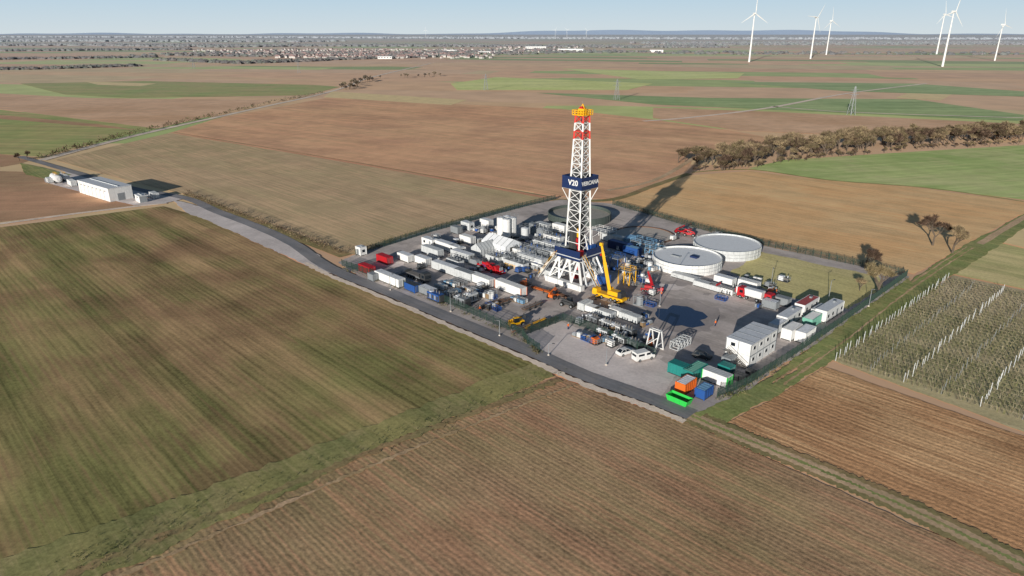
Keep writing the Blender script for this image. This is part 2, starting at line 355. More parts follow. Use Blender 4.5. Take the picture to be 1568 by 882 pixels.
def tank_horiz(u,v,ax,L,r,mat,name='horizontal_storage_tank'):
    mb=MB(); mb.cyl((-L/2,0,r+.5),(L/2,0,r+.5),r,r,mat,20)
    mb.cyl((L/2,0,r+.5),(L/2+.3,0,r+.5),r,r*.5,mat,20); mb.cyl((-L/2-.3,0,r+.5),(-L/2,0,r+.5),r*.5,r,mat,20)
    for x in (-.35,0,.35): mb.box((x*L,0,.35),(.25,r*1.7,.7),DGREY)
    for y in (-1,1): mb.box((0,y*r*.9,.1),(L,.15,.2),DGREY)
    mb.cyl((0,0,2*r+.45),(0,0,2*r+.8),.35,.35,mat,10); mb.rail([(-L/4,-.4,2*r+.4),(L/4,-.4,2*r+.4),(L/4,.4,2*r+.4),(-L/4,.4,2*r+.4)],.9,YELLOW)
    return put(mb,name,u,v,ax,0,2*r)
def pipes(u,v,ax,L,n,mat=STEEL,name='pipe_rack',layers=2):
    mb=MB()
    for x in (-.4,0,.4):
        mb.box((x*L*.8,0,.3),(.25,n*.26+.4,.3),DGREY)
        for y in (-1,1): mb.beam((x*L*.8,y*(n*.13+.12),.1),(x*L*.8,y*(n*.13+.12),1.1),.12,DGREY)
    for l in range(layers):
        for i in range(n-l):
            y=(i-(n-l-1)/2)*.26; d=U(-.4,.4)
            mb.cyl((-L/2+d,y,.56+l*.22),(L/2+d,y,.56+l*.22),.12,.12,mat if R()<.6 else RUST,7)
    return put(mb,name,u,v,ax,0,1,U(-.06,.06))
def wheels(mb,xs,y,r,w=.25):
    for x in xs:
        for s in (-1,1):
            mb.cyl((x,s*y-w/2,r),(x,s*y+w/2,r),r,r,TYRE,14); mb.cyl((x,s*(y+w/2)-.02,r),(x,s*(y+w/2)+.02,r),r*.5,r*.5,GREY,8)
def car(u,v,dy,mat,van=False,name='parked_car'):
    mb=MB()
    if van:
        prof=[(-2.6,.35),(2.5,.35),(2.6,.7),(2.55,1.05),(1.7,1.3),(1.05,2.1),(.8,2.25),(-2.5,2.25),(-2.62,1.2)]
        mb.prof(prof,-.95,.95,mat)
        mb.add([(1.72,-.8,1.36),(1.72,.8,1.36),(1.12,.74,2.08),(1.12,-.74,2.08)],[(0,1,2,3)],GLASS)
        for s in (-1,1): mb.box((.75,s*.95,1.65),(1.1,.04,.55),GLASS); mb.box((-1.2,s*.95,1.65),(1.6,.04,.5),GLASS)
        mb.box((-2.58,0,1.6),(.06,1.5,.5),GLASS); wheels(mb,(-1.6,1.65),.85,.36)
        mb.box((2.58,0,.5),(.12,1.8,.3),DGREY)
        for s in (-1,1): mb.box((2.56,s*.7,.85),(.08,.3,.2),MEMB)
    else:
        mb.prof([(-2.1,.3),(2.1,.3),(2.2,.6),(2.05,.85),(1.0,1.0),(-2.0,1.02),(-2.2,.7)],-.88,.88,mat)
        cab=[(1.1,.98),(.35,1.46),(-1.2,1.5),(-1.95,1.02)]
        vs=[(x,-.82 if z_<1.2 else -.64,z_) for x,z_ in cab]+[(x,.82 if z_<1.2 else .64,z_) for x,z_ in cab]
        mb.add(vs,[(0,1,2,3),(7,6,5,4),(0,4,5,1),(2,6,7,3)],GLASS); mb.add([vs[1],vs[2],vs[6],vs[5]],[(0,1,2,3)],mat)
        mb.box((-.4,0,1.5),(1.5,1.26,.05),mat)
        for s in (-1,1): mb.beam((1.1,s*.81,1.0),(.35,s*.64,1.47),.07,mat); mb.beam((-.4,s*.83,1.0),(-.4,s*.65,1.48),.07,mat); mb.beam((-1.95,s*.81,1.0),(-1.2,s*.64,1.5),.1,mat)
        wheels(mb,(-1.3,1.35),.78,.33)
        mb.box((2.14,.0,.45),(.12,1.5,.15),DGREY)
    return put(mb,name,u,v,1,0,1,dy)
def truck(u,v,ax,mat,L=12,load=None,dy=0,name='flatbed_truck'):
    mb=MB(); a=L/2
    mb.prof([(a-2.2,.6),(a-.05,.6),(a,1.4),(a-.25,2.9),(a-.6,3.1),(a-2.2,3.1)],-1.2,1.2,mat)
    mb.add([(a+.01,-1.05,1.5),(a+.01,1.05,1.5),(a-.21,1.0,2.75),(a-.21,-1.0,2.75)],[(0,1,2,3)],GLASS)
    for s in (-1,1): mb.box((a-1,s*1.2,2.1),(1.0,.05,.8),GLASS)
    mb.box((-1,0,.95),(L-2.2,.9,.3),DGREY); mb.box((-1.3,0,1.25),(L-2.6,2.45,.22),load or GREY)
    wheels(mb,(a-1.2,a-4.2,-a+1.2,-a+2.5,-a+3.8),1.05,.5,.35)
    if load: mb.box((-1.3,0,2.2),(L-3.4,2.3,1.6),load); mb.box((-1.3,0,3.03),(L-3.8,1.9,.08),ROOFG)
    else:
        mb.box((-a+.3,0,1.8),(.12,2.4,.9),mat); mb.box((a-2.8,0,2.0),(.12,2.4,1.3),mat)
        for i in range(7): mb.cyl((-a+.8,-1+i*.33,1.5),(a-3,-1+i*.33,1.5),.14,.14,STEEL,7)
    return put(mb,name,u,v,ax,0,2,dy)
def genset(u,v,ax,L,W,Hh,mat,name='generator_unit'):
    mb=MB(); mb.box((0,0,.12),(L,W,.24),DGREY); mb.box((-.05*L,0,Hh/2+.2),(L*.85,W*.92,Hh-.3),mat)
    mb.box((L*.42,0,Hh/2+.2),(.12*L,W*.85,Hh*.8),DGREY)
    for i in range(5): mb.box((-L*.4+i*L*.17,-W*.465,Hh*.55),(L*.12,.05,Hh*.55),GREY if i%2 else DGREY)
    for i in range(3): mb.cyl((-L*.2+i*L*.2,W*.1,Hh),(-L*.2+i*L*.2,W*.1,Hh+.8),.16,.16,STEEL,8)
    mb.box((-.3*L,0,Hh+.12),(L*.18,W*.6,.25),ROOFG)
    return put(mb,name,u,v,ax,0,Hh,U(-.08,.08))
def crate(u,v,ax,kind):
    mb=MB()
    if kind==0:
        name='ibc_tote_group'
        for i in range(random.randint(2,4)):
            for j in range(2):
                x,y=i*1.25-1.5,j*1.15
                mb.box((x,y,.08),(1.1,1,.14),WOOD); mb.box((x,y,.7),(.98,.88,1.02),WHITE if R()<.7 else LBLUE,top=.97); mb.cyl((x,y,1.2),(x,y,1.28),.12,.12,DGREY)
                mb.rail([(x-.53,y-.48,.16),(x+.53,y-.48,.16),(x+.53,y+.48,.16),(x-.53,y+.48,.16)],1.04,STEEL,.04,step=.5)
    elif kind==1:
        name='pallet_stack'
        for i in range(random.randint(2,4)):
            x=i*1.4-1.5; h=U(.4,1.4); m=random.choice([WOOD,OFFW,GREY,WHITE,DGREY,BLUE])
            for s in (-.4,0,.4): mb.box((x,s,.06),(1.2,.1,.12),WOOD)
            mb.box((x,0,.16),(1.2,1,.06),WOOD)
            mb.box((x,0,.2+h/2),(1.1,.92,h),m,top=.97); mb.box((x,0,.21+h),(.8,.6,.05),ROOFG)
    elif kind==2:
        name='drum_group'
        for i in range(3):
            for j in range(2):
                m=random.choice([BLUE,GREY,DGREY,DGREY]); x,y=i*.7,j*.7
                mb.cyl((x,y,.02),(x,y,.9),.3,.3,m,12)
                for zz in (.3,.6): mb.cyl((x,y,zz),(x,y,zz+.04),.32,.32,m,12)
    elif kind==3:
        name='equipment_skid'; m=random.choice(PALS); L=U(2.5,4.5)
        mb.box((0,0,.12),(L,2,.2),DGREY); mb.box((-L*.2,0,.9),(L*.45,1.5,1.3),m,top=.92); mb.cyl((L*.05,0,.8),(L*.42,0,.8),.45,.45,STEEL,12)
        mb.cyl((L*.3,.4,.8),(L*.3,.4,1.8),.12,.12,m); mb.rail([(-L/2,-1,.2),(L/2,-1,.2),(L/2,1,.2),(-L/2,1,.2)],1.1,random.choice([DGREY,GREY]),.06)
    elif kind==4:
        name='tool_basket'; L=U(3,6)
        m=random.choice([YELLOW,BLUE,GREY,OFFW,GREY,OFFW,DGREY]); mb.box((0,0,.15),(L,1.5,.15),m)
        mb.rail([(-L/2,-.75,.2),(L/2,-.75,.2),(L/2,.75,.2),(-L/2,.75,.2)],.9,m,.1,step=1)
        for i in range(6): mb.cyl((-L*.45,-.55+i*.22,.32),(L*.45*U(.7,1),-.55+i*.22,.34),.09,.09,random.choice([STEEL,RUST,DGREY]),6)
    else:
        name='open_frame_tank'; mb.box((0,0,.1),(3,2,.2),GREY); mb.cyl((0,0,.2),(0,0,2.2),.95,.95,random.choice([OFFW,WHITE,GREY]),16); mb.cyl((0,0,2.2),(0,0,2.5),.95,.3,OFFW,16)
        for x in (-1,1):
            for y in (-1,1): mb.beam((x*1.4,y*.95,0),(x*1.4,y*.95,2.5),.12,GREY)
        mb.rail([(-1.4,-.95,1.5),(1.4,-.95,1.5),(1.4,.95,1.5),(-1.4,.95,1.5)],1,GREY,.08,step=3)
    return put(mb,name,u,v,ax,0,.8,U(-.12,.12))
# ---- west yard
container(553,384,1,3,2.5,2.9,WHITE,'site_cabin',ROOFG,True)
container(562,412,1,6,2.4,2.4,RED); container(589,397,1,6,2.4,2.5,RED)
container(621,394,1,6,2.4,2.4,WHITE,roof=ROOFG); container(648,399,1,6,2.4,2.4,WHITE,roof=ROOFG)
container(658,371,1,6,2.5,2.8,WHITE,'office_cabin',ROOFG,True); container(662,385,1,9,2.5,2.7,OFFW); container(683,377,1,9,2.5,2.7,WHITE,roof=ROOFG)
container(700,383,1,6,2.5,2.7,WHITE,'office_cabin',ROOFG,True); container(708,392,1,9,2.5,2.8,OFFW,roof=ROOFG); container(716,367,1,6,2.5,2.8,WHITE)
container(597,427,1,12,2.5,2.6,WHITE,roof=ROOFG); container(632,440,1,5,2.4,2.2,BLUE,roof=DGREY); container(656,446,1,6,2.4,2.2,GREY,roof=ROOFG)
container(572,424,1,3,2.4,2.2,GREY)
genset(668,455,1,6,2.2,2.2,BLUE); genset(708,462,1,5,2.4,2.4,GREY); genset(722,456,2,4,2.4,2.6,OFFW)
container(684,411,1,12,2.5,2.6,OFFW,roof=ROOFG); container(712,421,1,8,2.5,2.6,OFFW,roof=GREY); container(738,429,1,9,2.5,2.6,WHITE)
container(782,441,1,11,2.5,2.7,WHITE,end=ORANGE,flip=True)
container(745,342,1,5,2.5,3,WHITE,'site_cabin',ROOFG); container(716,346,1,5,2.5,3,OFFW,'site_cabin',ROOFG,True); container(699,352,1,4,2.4,2.6,GREY)
def silos(u,v,nx,ny,r,h,m,name='silo_block'):
    mb=MB()
    mb.box((0,0,.2),(nx*2*r+.6,ny*2*r+.6,.3),DGREY)
    for i in range(nx):
        for j in range(ny):
            x,y=(i-(nx-1)/2)*2*r,(j-(ny-1)/2)*2*r
            mb.cyl((x,y,1.0),(x,y,h),r*.98,r*.98,m,18); mb.cyl((x,y,.35),(x,y,1.0),.5,r*.98,m,18); mb.cyl((x,y,h),(x,y,h+.35),r*.96,.3,ROOFG,18)
            for a in range(4):
                b=a*math.pi/2+.78; mb.beam((x+r*.9*math.cos(b),y+r*.9*math.sin(b),.2),(x+r*.9*math.cos(b),y+r*.9*math.sin(b),2),.16,m)
    w,d=nx*r,ny*r; mb.rail([(-w,-d,h),(w,-d,h),(w,d,h),(-w,d,h)],1.1,GREY)
    mb.beam((w+.1,-.3,0),(w+.1,-.3,h),.08,GREY); mb.beam((w+.1,.3,0),(w+.1,.3,h),.08,GREY)
    for i in range(int(h/.5)): mb.beam((w+.1,-.3,i*.5),(w+.1,.3,i*.5),.06,GREY)
    return put(mb,name,u,v,1,0,h)
silos(776,349,2,2,1.5,7.5,WHITE); silos(804,359,1,1,1.5,4.6,OFFW,'silo')
def tent(u,v,L,W,h,hr,m,ax=1,name='storage_tent'):
    mb=MB(); pr=[(-W/2,0),(W/2,0),(W/2,h),(0,hr),(-W/2,h)]
    a=[(-L/2,y,z_) for y,z_ in pr]; b=[(L/2,y,z_) for y,z_ in pr]
    mb.add(a+b,[(4,3,2,1,0),(5,6,7,8,9),(1,2,7,6),(2,3,8,7),(3,4,9,8),(4,0,5,9)],m)
    for i in range(6):
        x=-L/2+i*L/5; mb.beam((x,-W/2-.03,0),(x,-W/2-.03,h),.14,GREY); mb.beam((x,W/2+.03,0),(x,W/2+.03,h),.14,GREY)
        mb.beam((x,-W/2,h+.04),(x,0,hr+.04),.1,GREY); mb.beam((x,W/2,h+.04),(x,0,hr+.04),.1,GREY)
    mb.box((L/2+.02,0,h*.45),(.05,W*.5,h*.85),DGREY)
    return put(mb,name,u,v,ax,0,h)
tent(768,378,12,7.5,3.4,5.4,MEMB); tent(741,384,7,5,2.6,4.4,OFFW,2)
def mudtank(u,v,ax,L,W,h,m,z=0):
    mb=MB(); mb.box((0,0,h/2),(L,W,h),m)
    for i in range(int(L/2)): 
        for y in (-1,1): mb.box((-L/2+1+i*2,y*(W/2+.04),h/2),(.15,.1,h*.95),m)
    for i in range(3): mb.box((-L/3+i*L/3,0,h+.03),(L/4,W*.6,.05),random.choice([DGREY,GREY,ROOFG]))
    for i in range(4): mb.cyl((-L*.36+i*L*.24,.3,h),(-L*.36+i*L*.24,.3,h+.9),.22,.22,random.choice([BLUE,GREY,GREY]),10)
    mb.rail([(-L/2,-W/2,h),(L/2,-W/2,h),(L/2,W/2,h),(-L/2,W/2,h)],1.1,random.choice([GREY,GREY,DGREY]),.07)
    return put(mb,'mud_tank',u,v,ax,z,h)
mudtank(815,398,1,11,3,2.8,OFFW); mudtank(826,387,1,11,3,2.8,GREY); mudtank(800,388,1,9,3,2.6,WHITE); mudtank(838,376,1,10,3,2.6,OFFW)
mudtank(790,405,1,9,2.6,2.2,OFFW); mudtank(848,366,1,8,2.6,2.6,WHITE); mudtank(828,356,1,9,2.6,2.6,GREY)
container(832,347,1,6,2.5,2.6,OFFW); container(812,346,1,6,2.5,2.6,GREY); container(858,350,1,6,2.5,3.2,WHITE)
container(850,392,1,9,3,3,WHITE,'pump_house',ROOFG)
def pump(u,v,m):
    mb=MB(); mb.box((0,0,.2),(6,2.4,.3),m); mb.box((-1.5,0,1.1),(2.4,1.6,1.6),m,top=.85); mb.cyl((0,-.8,1.2),(0,.8,1.2),.9,.9,m,18)
    for y in (-.5,0,.5): mb.cyl((.8,y,.9),(2.6,y,.9),.25,.2,RED,10); mb.cyl((2.2,y,.9),(2.2,y,2.1),.18,.18,GREY,8)
    mb.cyl((-2.5,0,.5),(-2.5,0,2.6),.3,.3,DGREY,10); return put(mb,'mud_pump',u,v,1,0,1.5)
pump(730,404,GREY); pump(748,408,RED); pump(760,414,RED)
for a in [(697,402),(775,398),(757,396)]: mudtank(a[0],a[1],1,6,2.4,2,OFFW)
# ---- central strip
truck(640,424,1,DGREY,10)
for (u,v,n) in [(760,465,8),(775,462,6),(815,470,6),(745,468,5)]: pipes(u,v,2,7,n)
pipes(835,447,1,10,6,ORANGE); pipes(856,452,1,9,6,RUST); pipes(820,497,2,8,6,YELLOW); pipes(838,494,2,8,5,RUST); pipes(800,503,2,7,6)
for a in [(905,473,6,WHITE),(925,480,6,OFFW),(950,480,6,WHITE),(965,486,6,OFFW)]: container(a[0],a[1],1,a[2],2.2,1.8,a[3],end=random.choice([ORANGE,None]),name='equipment_container')
for a in [(910,490,5,GREY),(930,497,6,OFFW),(945,503,5,WHITE),(962,508,6,GREY),(925,510,5,OFFW),(950,520,6,OFFW),(972,527,6,GREY)]: genset(a[0],a[1],random.choice([1,2]),a[2]*.75,1.8,1.5,a[3],'pump_skid')
container(896,468,2,4,2.2,2.2,OFFW,name='tool_container')
zones=[((560,405),(840,470),28),((640,440),(800,495),24),((740,340),(880,420),40),((880,460),(1000,530),18),((925,370),(1010,420),28),((1090,425),(1200,470),12),((960,420),(1010,450),6),((640,352),(760,400),16),((1030,350),(1100,372),4)]
A0=G(520,400)
for a,b,n in zones:
    for i in range(n):
        u=U(a[0],b[0]); v=U(a[1],b[1])
        p=G(u,v)-A0
        if p.dot(E1)<3 or p.dot(E2)<5: continue
        if abs(u-884)<45 and 395<v<452: continue
        crate(u,v,random.choice([1,2]),random.choice([0,1,1,2,3,3,3,4,4,5]))
# ---- east side
container(950,377,1,9,2.5,2.8,NAVY,roof=BLUE); container(968,384,1,6,2.5,2.6,BLUE,roof=LBLUE); container(940,366,1,9,2.5,2.6,OFFW); container(962,368,2,6,2.5,2.4,LBLUE)
def frame(u,v,L,W,h,m,name='steel_frame_platform'):
    mb=MB()
    for x in (-1,0,1):
        for y in (-1,1): mb.beam((x*L/2,y*W/2,0),(x*L/2,y*W/2,h),.2,m)
    mb.box((0,0,h),(L+.3,W+.3,.15),GREY); mb.rail([(-L/2,-W/2,h),(L/2,-W/2,h),(L/2,W/2,h),(-L/2,W/2,h)],1.1,m,.08)
    for y in (-1,1): mb.beam((-L/2,y*W/2,0),(0,y*W/2,h),.1,m); mb.beam((L/2,y*W/2,0),(0,y*W/2,h),.1,m)
    return put(mb,name,u,v,1,0,h)
frame(985,377,8,4,3,LBLUE); frame(1003,386,6,3,2,LBLUE); frame(925,360,8,4,3,WHITE)
frame(960,425,4,3,4.5,YELLOW); frame(940,400,6,4,3,BLUE)
container(1110,430,1,6,2.5,2.5,WHITE,roof=ROOFG); container(1085,438,1,9,2.4,1.6,OFFW); container(1147,436,1,6,2.4,2.4,WHITE)
container(1105,443,1,8,2.4,1.6,WHITE); truck(1120,446,1,RED,9); truck(1155,455,1,RED,11,WHITE,name='box_truck')
container(1050,425,1,9,2.4,1.4,OFFW); container(1198,461,1,4,2.4,2.2,GREY); container(1180,466,1,4,2.3,2.2,GREY,roof=ROOFG)
container(1235,468,2,9,2.8,3,WHITE,'office_cabin',RRED,True); container(1270,476,2,11,3,3.2,WHITE,'office_cabin',ROOFG,True)
container(1208,486,2,9,2.8,2.9,WHITE,'office_cabin',ROOFG,True); container(1243,491,2,6,2.6,2.6,MINT,roof=WHITE); container(1212,508,2,6,2.6,2.8,WHITE); container(1233,512,2,6,2.6,2.8,WHITE,roof=ROOFG)
container(1256,478,2,6,2.6,2.6,OFFW); container(1190,500,2,5,2.5,2.5,OFFW,roof=ROOFG)
def block(u,v,L,W,h,ns,m,name='two_storey_site_office',ax=2,stair=True):
    mb=MB()
    for s in range(ns):
        z0=s*h; nmod=max(2,int(L/3))
        mb.box((0,0,z0+h/2),(L-.1,W-.1,h-.05),m)
        for i in range(nmod+1):
            for y in (-1,1): mb.box((-L/2+i*L/nmod,y*(W/2-.03),z0+h/2),(.14,.1,h-.02),GREY)
        for y in (-1,1):
            mb.box((0,y*(W/2-.02),z0+h-.08),(L,.09,.14),GREY)
            for i in range(nmod):
                x=-L/2+(i+.5)*L/nmod
                if y<0 or i%2==0:
                    mb.box((x,y*(W/2-.02),z0+1.65),(1.1,.1,.9),OFFW); mb.box((x,y*(W/2+.01),z0+1.65),(.92,.1,.72),GLASS)
        for x in (-1,1):
            mb.box((x*(L/2-.03),W*.22,z0+1.6),(.08,1.0,.8),GLASS)
            mb.box((x*(L/2-.03),0,z0+h/2),(.1,.12,h-.05),GREY)
    mb.box((0,0,ns*h+.05),(L+.1,W+.1,.12),ROOFG)
    for i in range(int(L/3)): mb.box((-L/2+i*3+1.5,0,ns*h+.13),(.12,W,.08),GREY)
    if stair and ns>1:
        a=-L/2-.1
        for i in range(10): mb.box((a-.6,-W/2+.5+i*.45,.25+i*.27),(1.1,.4,.06),STEEL)
        for s in (0,1.2): mb.beam((a-s,-W/2+.3,.1),(a-s,-W/2+5,2.9),.12,STEEL); mb.beam((a-s,-W/2+.3,1.1),(a-s,-W/2+5,3.9),.07,STEEL)
        mb.box((a-.6,W/2-.8,2.8),(1.3,1.5,.08),STEEL)
    return put(mb,name,u,v,ax,0,ns*h)
block(1150,528,12.5,6,2.75,2,WHITE)
# near corner
container(1042,566,1,5,2.5,2.5,TEAL,roof=TEAL); container(1064,570,2,6,2.5,2.5,TEAL,roof=MINT); container(1098,578,1,6,2.5,2.5,WHITE,end=GREEN,roof=OFFW)
container(1050,590,2,4.6,2.4,2.4,ORANGE,roof=ROOFG); container(1078,600,2,3.6,2.3,2.2,BLUE,roof=LBLUE); skip(1040,612,1,5,2.4,1.3,GREEN); container(1112,566,1,3,2.4,2.3,TEAL)
container(1116,553,2,3,2.2,2.3,GREY); container(1133,578,1,3,1.6,1.6,DGREY,name='transformer_cabinet'); container(1150,572,1,2,1.4,1.4,DGREY,name='transformer_cabinet')
car(957,540,1.35,WHITE); car(985,548,1.25,WHITE,True,'parked_van'); car(1075,546,.2,DGREY)
def aframe(u,v,h,L,m,name='white_a_frame_rack'):
    mb=MB()
    for x in (-L/2,L/2):
        for y in (-1,1): mb.beam((x,y*1.8,0),(x,y*.4,h),.24,m)
        mb.beam((x,-1.2,h*.4),(x,1.2,h*.4),.18,m)
        mb.beam((x,-.5,h),(x,.5,h),.26,m)
    for y in (-.4,.4): mb.beam((-L/2,y,h),(L/2,y,h),.22,m)
    mb.beam((-L/2,-1.8,.1),(L/2,-1.8,.1),.22,m); mb.beam((-L/2,1.8,.1),(L/2,1.8,.1),.22,m); mb.beam((-L/2,-1.4,h*.3),(L/2,-.8,h*.75),.15,m)
    return put(mb,name,u,v,1,0,h)
aframe(1003,522,5.2,2.6,WHITE)
def derrick_part(u,v):
    mb=MB(); L=5.5
    for x in (-1,1):
        for y in (-1,1): mb.beam((-L/2,x*1.1,1.1+y*.9),(L/2,x*1.1,1.1+y*.9),.16,OFFW)
    for i in range(5):
        x=-L/2+i*L/4
        for a,b in (((-1.1,.2),(-1.1,2.0)),((1.1,.2),(1.1,2.0)),((-1.1,2.0),(1.1,2.0)),((-1.1,.2),(1.1,.2))): mb.beam((x,a[0],a[1]),(x,b[0],b[1]),.12,OFFW)
        if i<4:
            for s in (-1.1,1.1): mb.beam((x,s,.2),(x+L/4,s,2.0),.1,OFFW)
            mb.beam((x,-1.1,2.0),(x+L/4,1.1,2.0),.1,OFFW)
    return put(mb,'lattice_mast_section',u,v,2,0,2)
derrick_part(1042,526)
# ---- round tanks
def rtank(u,v,dia,h,wall,inner,cov,name='open_round_tank',box=False):
    mb=MB(); r=dia/2; n=72; zc=h*cov; dk=wall is TGREY
    o=[(r*math.cos(2*math.pi*i/n),r*math.sin(2*math.pi*i/n)) for i in range(n)]
    f=.985
    vs=[(x,y,0) for x,y in o]+[(x,y,h) for x,y in o]+[(x*f,y*f,h) for x,y in o]+[(x*f,y*f,zc) for x,y in o]
    mb.add(vs,[(i,(i+1)%n,n+(i+1)%n,n+i) for i in range(n)]+[(n+i,n+(i+1)%n,2*n+(i+1)%n,2*n+i) for i in range(n)]+[(2*n+i,2*n+(i+1)%n,3*n+(i+1)%n,3*n+i) for i in range(n)],wall)
    mb.add([(x*f,y*f,zc) for x,y in o],[tuple(range(n))],inner)
    for i in range(0,n,2): mb.box((o[i][0]*1.004,o[i][1]*1.004,h/2),(.1,.1,h),TGREY if dk else OFFW,2*math.pi*i/n)
    for zz in (h*.33,h*.66,h-.06):
        for i in range(n): mb.beam((o[i][0]*1.003,o[i][1]*1.003,zz),(o[(i+1)%n][0]*1.003,o[(i+1)%n][1]*1.003,zz),.08,(TGREY if dk else GREY) if zz<h*.9 else wall)
    if box:
        mb.box((2,1,zc+.3),(2.4,1.6,.6),NAVY); mb.box((-3,-2,zc+.15),(3,.8,.3),GREY)
        mb.cyl((-r-.3,0,.5),(-r-.3,0,h+.3),.15,.15,GREY); mb.cyl((-r-.3,0,h+.3),(-r+2,0,h+.3),.15,.15,GREY)
    return put(mb,name,u,v,1)
rtank(1051,407,21.5,3.3,WHITE,MEMB,.86,box=True); rtank(1112,386,22,3.3,OFFW,MEMB,.86)
rtank(887,336,25,3,TGREY,paint('tank_sludge_surface',(176,170,158),rough=.6,dirt=.5),.6,'grey_round_tank')
mb=MB(); mb.cyl((0,0,0),(0,0,.15),11,11,CONC,60)
for i in range(60):
    a=i/60*6.283;b=(i+1)/60*6.283; mb.beam((11*math.cos(a),11*math.sin(a),.25),(11*math.cos(b),11*math.sin(b),.25),.35,RUST)
put(mb,'round_concrete_base',985,361)
# ---- rig
def rig():
    mb=MB()
    for y in (-5.6,5.6):
        mb.box((0,y,.8),(14,1.6,1.6),WHITE)
        for x in (-6,-2,2,6): mb.box((x,y,.8),(.3,1.8,1.7),OFFW)
    for x in (-5.5,5.5): mb.box((x,0,.6),(.8,9.4,.8),WHITE)
    for y in (-5.4,5.4):
        for x0,x1 in ((-6.2,-3.6),(6.2,3.6),(-2.4,-3.6),(2.4,3.6),(-2.4,0),(2.4,0)):
            mb.beam((x0,y,1.6),(x1,y*.74,8.2),.55,WHITE)
        mb.beam((-5,y*.95,4.6),(5,y*.95,4.6),.35,WHITE)
        mb.beam((-6,y,1.6),(3.6,y*.74,8.2),.28,WHITE)
    for x in (-6,6):
        mb.beam((x,-5.4,1.6),(x*.62,4,8.2),.3,WHITE); mb.beam((x,5.4,1.6),(x*.62,-4,8.2),.3,WHITE)
        for s in (-1,1): mb.cyl((x*1.05,s*3,.8),(x*.62,s*2.4,8.2),.32,.25,OFFW,10)
    for zz,r,m in ((1,.9,RED),(2.4,1.1,GREY),(3.8,.8,RED),(5.2,.6,DGREY),(6.6,.7,YELLOW)): mb.cyl((0,0,zz),(0,0,zz+1.2),r,r,m,14)
    mb.box((0,0,8.5),(9.6,9.6,.6),NAVY); mb.box((0,0,8.95),(9.9,9.9,.3),OFFW)
    for s in (-1,1):
        mb.box((0,s*4.8,10.1),(9.7,.12,2.0),NAVY); mb.box((s*4.8,1.5,10.1),(.12,6.4,2.0),NAVY)
    mb.box((0,-4.8,8.5),(9.8,.3,.7),NAVY)
    mb.box((-3.6,6.3,10.3),(3,2.6,2.6),WHITE); mb.box((-3.6,6.3,11.65),(3.2,2.8,.1),ROOFG); mb.box((-2.08,6.3,10.6),(.06,1.6,1.0),GLASS)
    mb.box((2.2,3,10.3),(2.6,2.2,2.2),BLUE); mb.cyl((-1,3,10.2),(1,3,10.2),.9,.9,RED,14); mb.box((-3,-2.4,10.1),(2,2,2),GREY); mb.box((3,-2.6,10),(1.4,1.6,1.6),RED)
    z0,z1,a0,a1=9.2,48.6,2.65,1.35
    def hw(z_): return a0+(a1-a0)*(z_-z0)/(z1-z0)
    lv=[z0]; 
    while lv[-1]<z1-3: lv.append(lv[-1]+max(2.2,hw(lv[-1])*1.3))
    lv.append(z1)
    def col(z_): return MRED if (z_>46.2 or 41.5<z_<45) else WHITE
    cs=[(-1,-1),(1,-1),(1,1),(-1,1)]
    for i in range(len(lv)-1):
        za,zb=lv[i],lv[i+1]; A=hw(za);B=hw(zb); m=col((za+zb)/2)
        for j in range(4):
            c=cs[j];d=cs[(j+1)%4]
            mb.beam((c[0]*A,c[1]*A,za),(c[0]*B,c[1]*B,zb),.42,m)
            mb.beam((c[0]*B,c[1]*B,zb),(d[0]*B,d[1]*B,zb),.2,m)
            if i<2 and j==0: continue
            mb.beam((c[0]*A,c[1]*A,za),(d[0]*B,d[1]*B,zb),.15,m); mb.beam((d[0]*A,d[1]*A,za),(c[0]*B,c[1]*B,zb),.15,m)
    for s in (-.35,.35): mb.beam((s,2.4,9),(s,1.5,48),.08,GREY); mb.beam((s*2.2,.9,9),(s*2.2,.5,48),.16,GREY)
    for i in range(70): mb.beam((-.35,2.4-i*.0129,9+i*.56),(.35,2.4-i*.0129,9+i*.56),.05,GREY)
    for i in range(6): mb.beam((-.3+i*.12,0,24),(-.3+i*.12,0,49),.07,DGREY)
    for i in range(9):
        for j in range(3): mb.cyl((-1.9+i*.26,-1.7+j*.3,9.2),(-1.7+i*.22,-1.5+j*.25,34),.1,.1,DGREY,5)
    for i in range(8): mb.cyl((1.9,-1.6+i*.26,9.2),(1.7,-1.4+i*.22,33),.1,.1,DGREY,5)
    mb.box((0,0,23.2),(1.3,1.0,1.8),GREY,top=.8); mb.box((0,0,20.4),(1.5,1.2,2.6),DGREY); mb.cyl((0,0,17.2),(0,0,19.2),.45,.6,GREY,12); mb.box((0,0,15.2),(1.6,1.6,2.6),YELLOW)
    mb.cyl((0,0,9.2),(0,0,15),.25,.25,RED,8); mb.box((0,-.4,12.6),(1.9,1.6,2.0),RED)
    for x in (-1,1):
        mb.beam((x*2.65,4.4,9.2),(x*2.2,2.2,17),.32,WHITE); mb.beam((x*4.2,0,9.2),(x*2.45,0,15),.25,WHITE)
    zb=28.4; w=3.6
    mb.box((0,0,zb+.1),(2*w,2*w,.14),GREY)
    for s in (-1,1):
        mb.box((0,s*w,zb+1.9),(2*w+.12,.1,3.5),NAVY); mb.box((s*w,0,zb+1.9),(.1,2*w-.1,3.5),NAVY)
    for c in cs: mb.beam((c[0]*hw(24.5),c[1]*hw(24.5),24.5),(c[0]*w,c[1]*w,zb),.18,WHITE)
    mb.box((0,0,48.75),(4.0,4.0,.25),YELLOW); mb.rail([(-2,-2,48.8),(2,-2,48.8),(2,2,48.8),(-2,2,48.8)],1.2,YELLOW,.16,step=1)
    mb.box((0,0,49.6),(2.4,1.6,1.5),YELLOW,top=.8)
